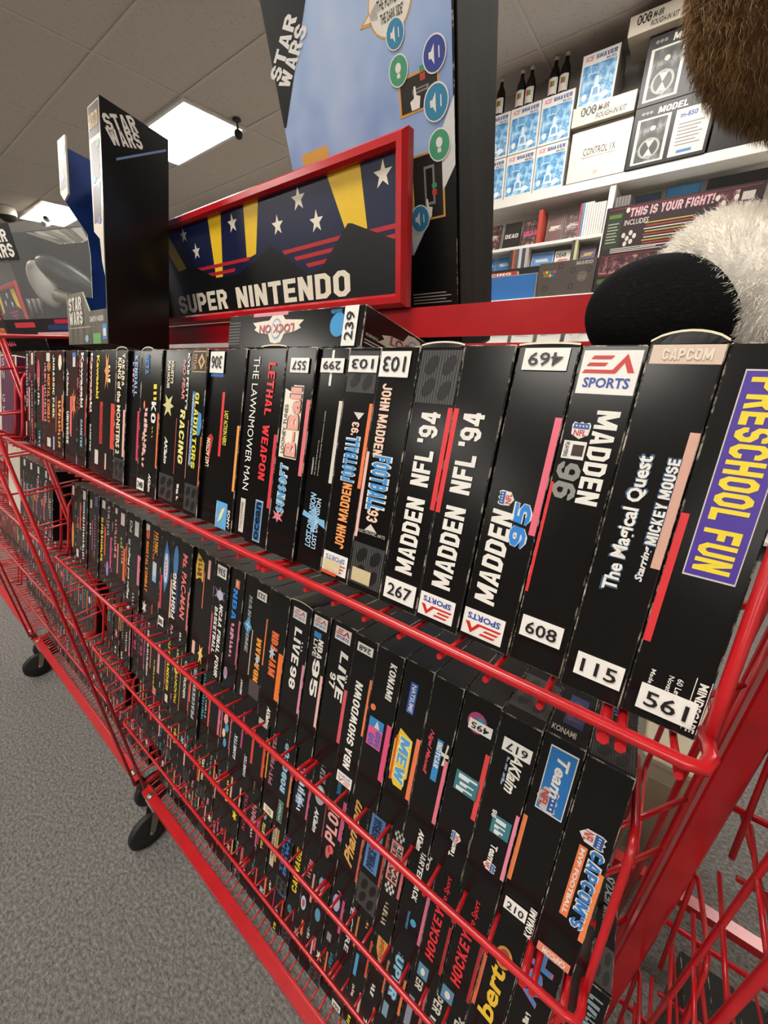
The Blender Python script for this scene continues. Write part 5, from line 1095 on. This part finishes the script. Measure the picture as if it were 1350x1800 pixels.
def spk(sheet):
    def paint(f):
        f.text('MODEL', 'H', (.83, .93, .3, .66), '#e8e4dc', .06, .2); 
        for i, ch in enumerate('BIC'): f.disc('#8a8a8a', (.86, .91, .09+.05*i, .135+.05*i), 1, 12)
        f.quad('#dedad2', (.06, .8, .06, .48), 1); f.quad('grey_picture', (.09, .77, .1, .44), 1.5)
        f.disc('#a8a8a4', (.13, .47, .13, .41), 2, 24); f.disc('#4a4a48', (.16, .44, .16, .38), 2.5, 24); f.shape('#c8c6c0', [(.5, .5), (.2, 1), (.8, 1)], 'H', (.17, .43, .17, .37), 3); f.shape('#c8c6c0', [(.5, .5), (.2, 0), (.8, 0)], 'H', (.17, .43, .17, .37), 3); f.disc('#d8d4cc', (.58, .66, .24, .31), 2, 14)
        if sheet:
            f.quad('#dedad2', (.06, .8, .54, .96), 1)
            for i in range(7): f.quad('#8a867e', (.55-.055*i, .57-.055*i, .6, .9-.03*(i % 3)), 1.5)
            f.text('m-850', 'H', (.66, .74, .6, .8), '#3a5a9c', .03); f.quad('#4a80b8', (.1, .15, .64, .82), 1.5)
    return paint
carton('speaker_box', -.616, -.19, WY-.01, 1.0855, 1.3945, .3, ('#1d1b1b', '#262322'), 'black speaker box with round cone picture and white data sheet, lower', 'box', 'black speaker boxes', spk(True))
carton('speaker_box', -.616, -.19, WY-.01, 1.3955, 1.7245, .3, ('#1d1b1b', '#262322'), 'black speaker box with framed speaker picture, upper one under the cream box', 'box', 'black speaker boxes', spk(False))
carton('speaker_box', -.18, .2, WY, 1.0855, 1.32, .3, ('#1d1b1b', '#262322'), 'black box on the white shelf below the brown fur head', 'box', 'black speaker boxes')

bt = None
BOT = [('first', -1.588), ('second', -1.432), ('third', -1.362), ('fourth', -1.197), ('fifth', -1.125)]
for i, (n_, x) in enumerate(BOT):
    lab = f'dark syrup bottle with white cap, {n_} from the big carton'
    if bt is None:
        bt = empty('bottle', (x, WY+.085, H+1.6205)); g = MB()
        g.lathe([(0, 0), (.033, 0), (.0345, .01), (.0345, .13), (.03, .16), (.015, .19), (.012, .212), (.013, .222)], (0, 0, 0), (0, 0, 1), 'bottle_glass', 20); g.build('glass', bt)
        g = MB(); g.lathe([(.0135, .215), (.0148, .217), (.0148, .236), (0, .237)], (0, 0, 0), (0, 0, 1), '#dcd6cc', 16); g.build('cap', bt)
        g = MB(); n = 10
        for a in range(n):
            a0, a1 = math.radians(-150+120*a/n), math.radians(-150+120*(a+1)/n)
            g.poly([(.0351*math.cos(a0), .0351*math.sin(a0), .03), (.0351*math.cos(a1), .0351*math.sin(a1), .03), (.0351*math.cos(a1), .0351*math.sin(a1), .118), (.0351*math.cos(a0), .0351*math.sin(a0), .118)], '#e2d8d0', True)
            if 3 <= a <= 6: g.poly([(.0355*math.cos(a0), .0355*math.sin(a0), .07), (.0355*math.cos(a1), .0355*math.sin(a1), .07), (.0355*math.cos(a1), .0355*math.sin(a1), .1), (.0355*math.cos(a0), .0355*math.sin(a0), .1)], '#c0443c' if a < 5 else '#5a9a4a', True)
        g.build('label', bt); o = bt
    else: o = copy_tree(bt); o.location = (x, WY+.085, H+1.6205)
    tag(o, lab, 'bottle', 'bottles above the picture boxes')

def case(x0, w, h, d, z, y, col, label, group, cat='disc case', tilt=0, paint=None, yaw=0):
    m = MB(); m.bev((0, 0, 0), (w, d, h), .001, col)
    if paint: paint(Face(m, lambda u, v, l: (u*w, -l*.0005, v*h), int(abs(x0)*1000)))
    return tag(m.build('disc_case', None, (x0, y, z+H), (-tilt, 0, yaw)), label, cat, group)
def cover(bg, ink):
    def p(f): f.quad(bg, (.03, .97, .03, .97), 1); f.scribble(ink, (.45, .62, .1, .9), 2)
    return p
def word_cover(bg, word, ink):
    def p(f): f.quad(bg, (.03, .97, .03, .97), 1); f.text(word, 'H', (.4, .56, .1, .9), ink, .05)
    return p
Z1, Z2 = .7575, .5775
for i, (x, b_, ink, w_) in enumerate(((-1.62, 'dark_picture', OFF, None), (-1.455, '#2c2826', OFF, 'DEAD'), (-1.3, 'dark_picture', '#d8508c', 'DEAD'))):
    case(x, .135, .19, .014, Z1, 3.66, '#1c1a1a', f'dark disc case face out, {ordinal(i+1)} from the big carton on the upper disc shelf', 'face-out cases, upper disc shelf', tilt=.25, paint=word_cover(b_, w_, ink) if w_ else cover(b_, ink))
case(-1.165, .03, .215, .14, Z1, 3.625, '#c04a38', 'red case standing spine out on the upper disc shelf', None)
for i, (x, b_) in enumerate(((-1.115, '#6a4a48'), (-.985, 'dark_picture'))):
    case(x, .125, .19, .014, Z1, 3.68, '#8a8684', ('pale disc case face out beside the red case', 'brown disc case face out beside the white spines')[i], 'face-out cases, upper disc shelf', tilt=.25, paint=cover(b_, OFF))
for i in range(11):
    case(-.868+.0155*i, .0142, .205-.012*(i > 5), .135, Z1, 3.63, ('#b85a58', '#6a90c0', '#d8d8d6', '#e2dfda')[min(i, 3)] if i < 4 else '#e2dfda', f'thin disc case, {ordinal(i+1)} in the spine row left of the white upright', 'spine row on the upper disc shelf')
for i in range(5):
    case(-.642+.0185*i, .0165, .2, .135, Z1, 3.63, '#7a7674', f'grey disc case, {ordinal(i+1)} in the row just past the white upright', 'grey spine row past the upright')
case(-.54, .15, .22, .03, Z1, 3.75, '#4a4230', 'flat brown and blue case above the fight box', 'cases above the fight box', tilt=.1, paint=cover('#3a4a70', '#c8b060'))
case(-.36, .19, .235, .03, Z1, 3.75, '#2a6a9c', 'blue case standing above the fight box', 'cases above the fight box', tilt=.1, paint=cover('#3a80b4', OFF))
case(-.14, .3, .24, .03, Z1, 3.75, '#1c1c1e', 'black case standing above the fight box', 'cases above the fight box', tilt=.1)
for i, x in enumerate((-1.62, -1.49)):
    case(x, .12, .135, .014, Z2, 3.66, '#9aa4ae', ('pale blue disc case on the lower disc shelf nearest the big carton', 'blue-white disc case beside the standing spines on lower disc shelf')[i], 'face-out cases, lower disc shelf', tilt=.2, paint=cover('#3a6a9c', OFF))
for i in range(6):
    case(-1.365+.026*i, .024, .16, .13, Z2, 3.62, ('#3a3836', '#a85a44', '#5a5a60', '#c8c4be', '#3e4a60', '#b8b0a4')[i], f'disc case, {ordinal(i+1)} in the short spine row on the lower disc shelf', 'short spine row')
case(-1.195, .17, .125, .014, Z2, 3.66, '#d0d8e2', 'wide pale blue case face out on the lower disc shelf', 'face-out cases, lower disc shelf', tilt=.2, paint=cover('#5a84b8', OFF))
case(-1.015, .125, .12, .014, Z2, 3.66, '#e2ded8', 'white case with red and black words on the lower disc shelf', 'face-out cases, lower disc shelf', tilt=.2, paint=lambda f: (f.text('DEAR', 'H', (.6, .85, .1, .7), '#2a2a2a', .03), f.scribble('#c84a4a', (.2, .5, .1, .9))))
for i in range(2): case(-.885+.022*i, .02, .165, .13, Z2, 3.62, ('#4a4844', '#c8c29a')[i], ('dark spine-out case beside the white worded case', 'pale yellow spine-out case beside the dark one')[i], None)
case(-.83, .11, .13, .014, Z2, 3.66, '#4a4440', 'dark case with purple and yellow picture near the fight box', 'face-out cases, lower disc shelf', tilt=.2, paint=cover('#5a4a68', '#d8c040'))
# deep lower shelf: board game, brown card box, the long fight box
def blue_game(f): f.quad('#2f6cb0', (.03, .97, .02, .98), 1)
carton('board_game', -1.62, -1.0, 3.26, .3355, .5, .05, ('#8f8a84', '#a8a29a'), 'blue-faced board game on the deep shelf above the red crossbeam', 'game', None, blue_game)
carton('board_game', -1.62, -1.18, 3.32, .3355, .535, .05, ('#a8342e', '#d8c8b0'), 'red-topped board game peeking out behind the blue one', 'game', None, lambda f: f.text('RACING', 'H', (.88, .97, .3, .9), '#e8dccb', .05))
def brown_game(f):
    f.text('MARIO', 'H', (.84, .94, .66, .94), '#a8a49c', .06, .2); 
    for i, c_ in enumerate(('#c84a40', '#e0b83c', '#4a9a4a', '#3a6ac0', '#c84a40')): f.quad(c_, (.68, .76, .08+.05*i, .12+.05*i), 1)
    for i, c_ in enumerate(('#4a9a4a', '#c84a40', '#e0b83c', '#3a6ac0')): f.quad(c_, (.58, .66, .1+.05*i, .14+.05*i), 1)
    for u, v in ((.4, .86), (.62, .7), (.15, .25), (.62, .25), (.9, .7)): f.disc('#3a332e', (v-.09, v+.09, u-.05, u+.05), 1, 12); f.disc('#4f4740', (v-.05, v+.05, u-.03, u+.03), 1.5, 12)
    f.disc('#6a6056', (.36, .66, .7, .88), 1, 16); f.quad('#8a8074', (.5, .52, .73, .85), 2); f.quad('#8a8074', (.44, .46, .73, .85), 2)
carton('board_game', -.985, -.615, 3.225, .3355, .545, .06, ('#4f4740', '#3a342e'), 'brown game box with grey word at its top corner, above the crossbeam', 'game', None, brown_game)
carton('flat_box', -1.66, -.62, 3.40, .3355, .565, .04, ('#1d1b1c', '#151414'), 'long black box standing behind the brown and blue games', 'box')
def fight(f):
    f.text('THIS IS YOUR FIGHT!', 'H', (.86, .955, .18, .72), '#d8b4ba', .05, .15, '#6a1c2c'); f.quad('#7a2432', (.965, .975, .02, .98), 1)
    f.quad('#27361f', (.52, .93, .02, .13), 1); f.quad('#5a7a2a', (.87, .91, .03, .12), 2); 
    for i in range(7): f.quad('#a8b09a', (.8-.035*i, .812-.035*i, .03, .11-.01*(i % 2)), 2)
    f.text('INCLUDES', 'H', (.77, .83, .15, .32), '#d8d0cc', .01)
    f.quad('fight_picture', (.22, .42, .02, .3), 1); f.quad('dark_picture', (.22, .42, .31, .6), 1); f.quad('#8a2432', (.43, .44, .02, .98), 2); f.quad('#8a2432', (.2, .21, .02, .98), 2)
    for i in range(9): f.quad(('#c8b050', '#b83a3c', '#d8d0c8')[i % 3], (.76-.032*i, .772-.032*i, .3+.01*(i % 2), .62+.04*(i % 3)), 2)
    for u, v in ((.16, .66), (.19, .62), (.21, .68), (.24, .64), (.18, .56), (.22, .58), (.74, .9), (.78, .84), (.16, .94), (.85, .88)): f.disc('#d8cfc8', (v-.03, v+.03, u-.014, u+.014), 2, 12)
    f.quad('fight_picture', (.76, .95, .74, .86), 1.5); f.quad('#c8bcb4', (.84, .92, .88, .95), 1.5); f.quad('#3f6a2c', (.1, .16, .02, .14), 2)
    for i in range(3): f.quad('#d0c8c0', (.47+.02*i, .48+.02*i, .08, .45-.04*i), 2)
    f.text('GIANT', 'H', (.1, .16, .2, .36), '#d89098', .05, .2)
carton('arcade_stick_box', -.605, .14, 3.205, .3355, .795, .12, ('#2a1418', '#cdb994'), 'large dark red box of bright text and pictures behind the black plush foot', 'box', None, fight)
for i in range(7):
    case(-1.55+.2*i, .17, .19, .014, -.0045, 3.25, '#d6d3ce', f'white case face out below the crossbeam, {ordinal(i+1)} from the sign side', 'white cases under the crossbeam', tilt=.3, paint=cover('#e2dfda', '#b0aaa2'))

# ------------------------------------------------------------------ cameras on the ceiling
def dome_cam(x, y, r, label):
    t = tag(empty('security_camera', (x, y, ZC-.006)), label, 'camera', 'white security cameras')
    m = MB(); m.lathe([(r, 0), (r, -.4*r), (r*1.02, -.5*r), (r*.92, -.9*r)], (0, 0, 0), (0, 0, 1), '#d8d0c4', 24); m.build('housing', t)
    m = MB(); m.lathe([(r*.9, -.85*r), (r*.8, -1.2*r), (r*.45, -1.5*r), (0, -1.6*r)], (0, 0, 0), (0, 0, 1), '#241e1a', 24); m.build('lens_dome', t)
dome_cam(-8.15, 2.12, .115, 'white dome security camera on the ceiling above the far toy pack')
def stub_cam(x, y, col, label, s=1.0):
    t = tag(empty('security_camera', (x, y, ZC-.006)), label, 'camera')
    m = MB(); m.lathe([(.04*s, 0), (.04*s, -.012*s), (.012*s, -.016*s), (.012*s, -.09*s)], (0, 0, 0), (0, 0, 1), col, 14); m.build('bracket', t)
    d = Vector((.75, -.6, -.3)).normalized()
    m = MB(); m.lathe([(0, -.07*s), (.036*s, -.06*s), (.04*s, .05*s), (.034*s, .07*s), (0, .065*s)], (0, 0, -.115*s), d, col, 18); m.build('housing', t)
    m = MB(); m.lathe([(.028*s, .0705*s), (.02*s, .076*s), (0, .078*s)], (0, 0, -.115*s), d, '#0c0c0c', 16); m.build('lens', t)
stub_cam(-3.66, 2.8, '#2a2826', 'small black camera on the ceiling at the corner of the lamp', .9)
stub_cam(-7.73, 2.47, '#f2ebe0', 'small white bullet camera on the ceiling, farther right from the dome camera', 1.1)
stub_cam(-8.05, 2.52, '#f2ebe0', 'small white bullet camera hanging next to the dome camera', 1.1)
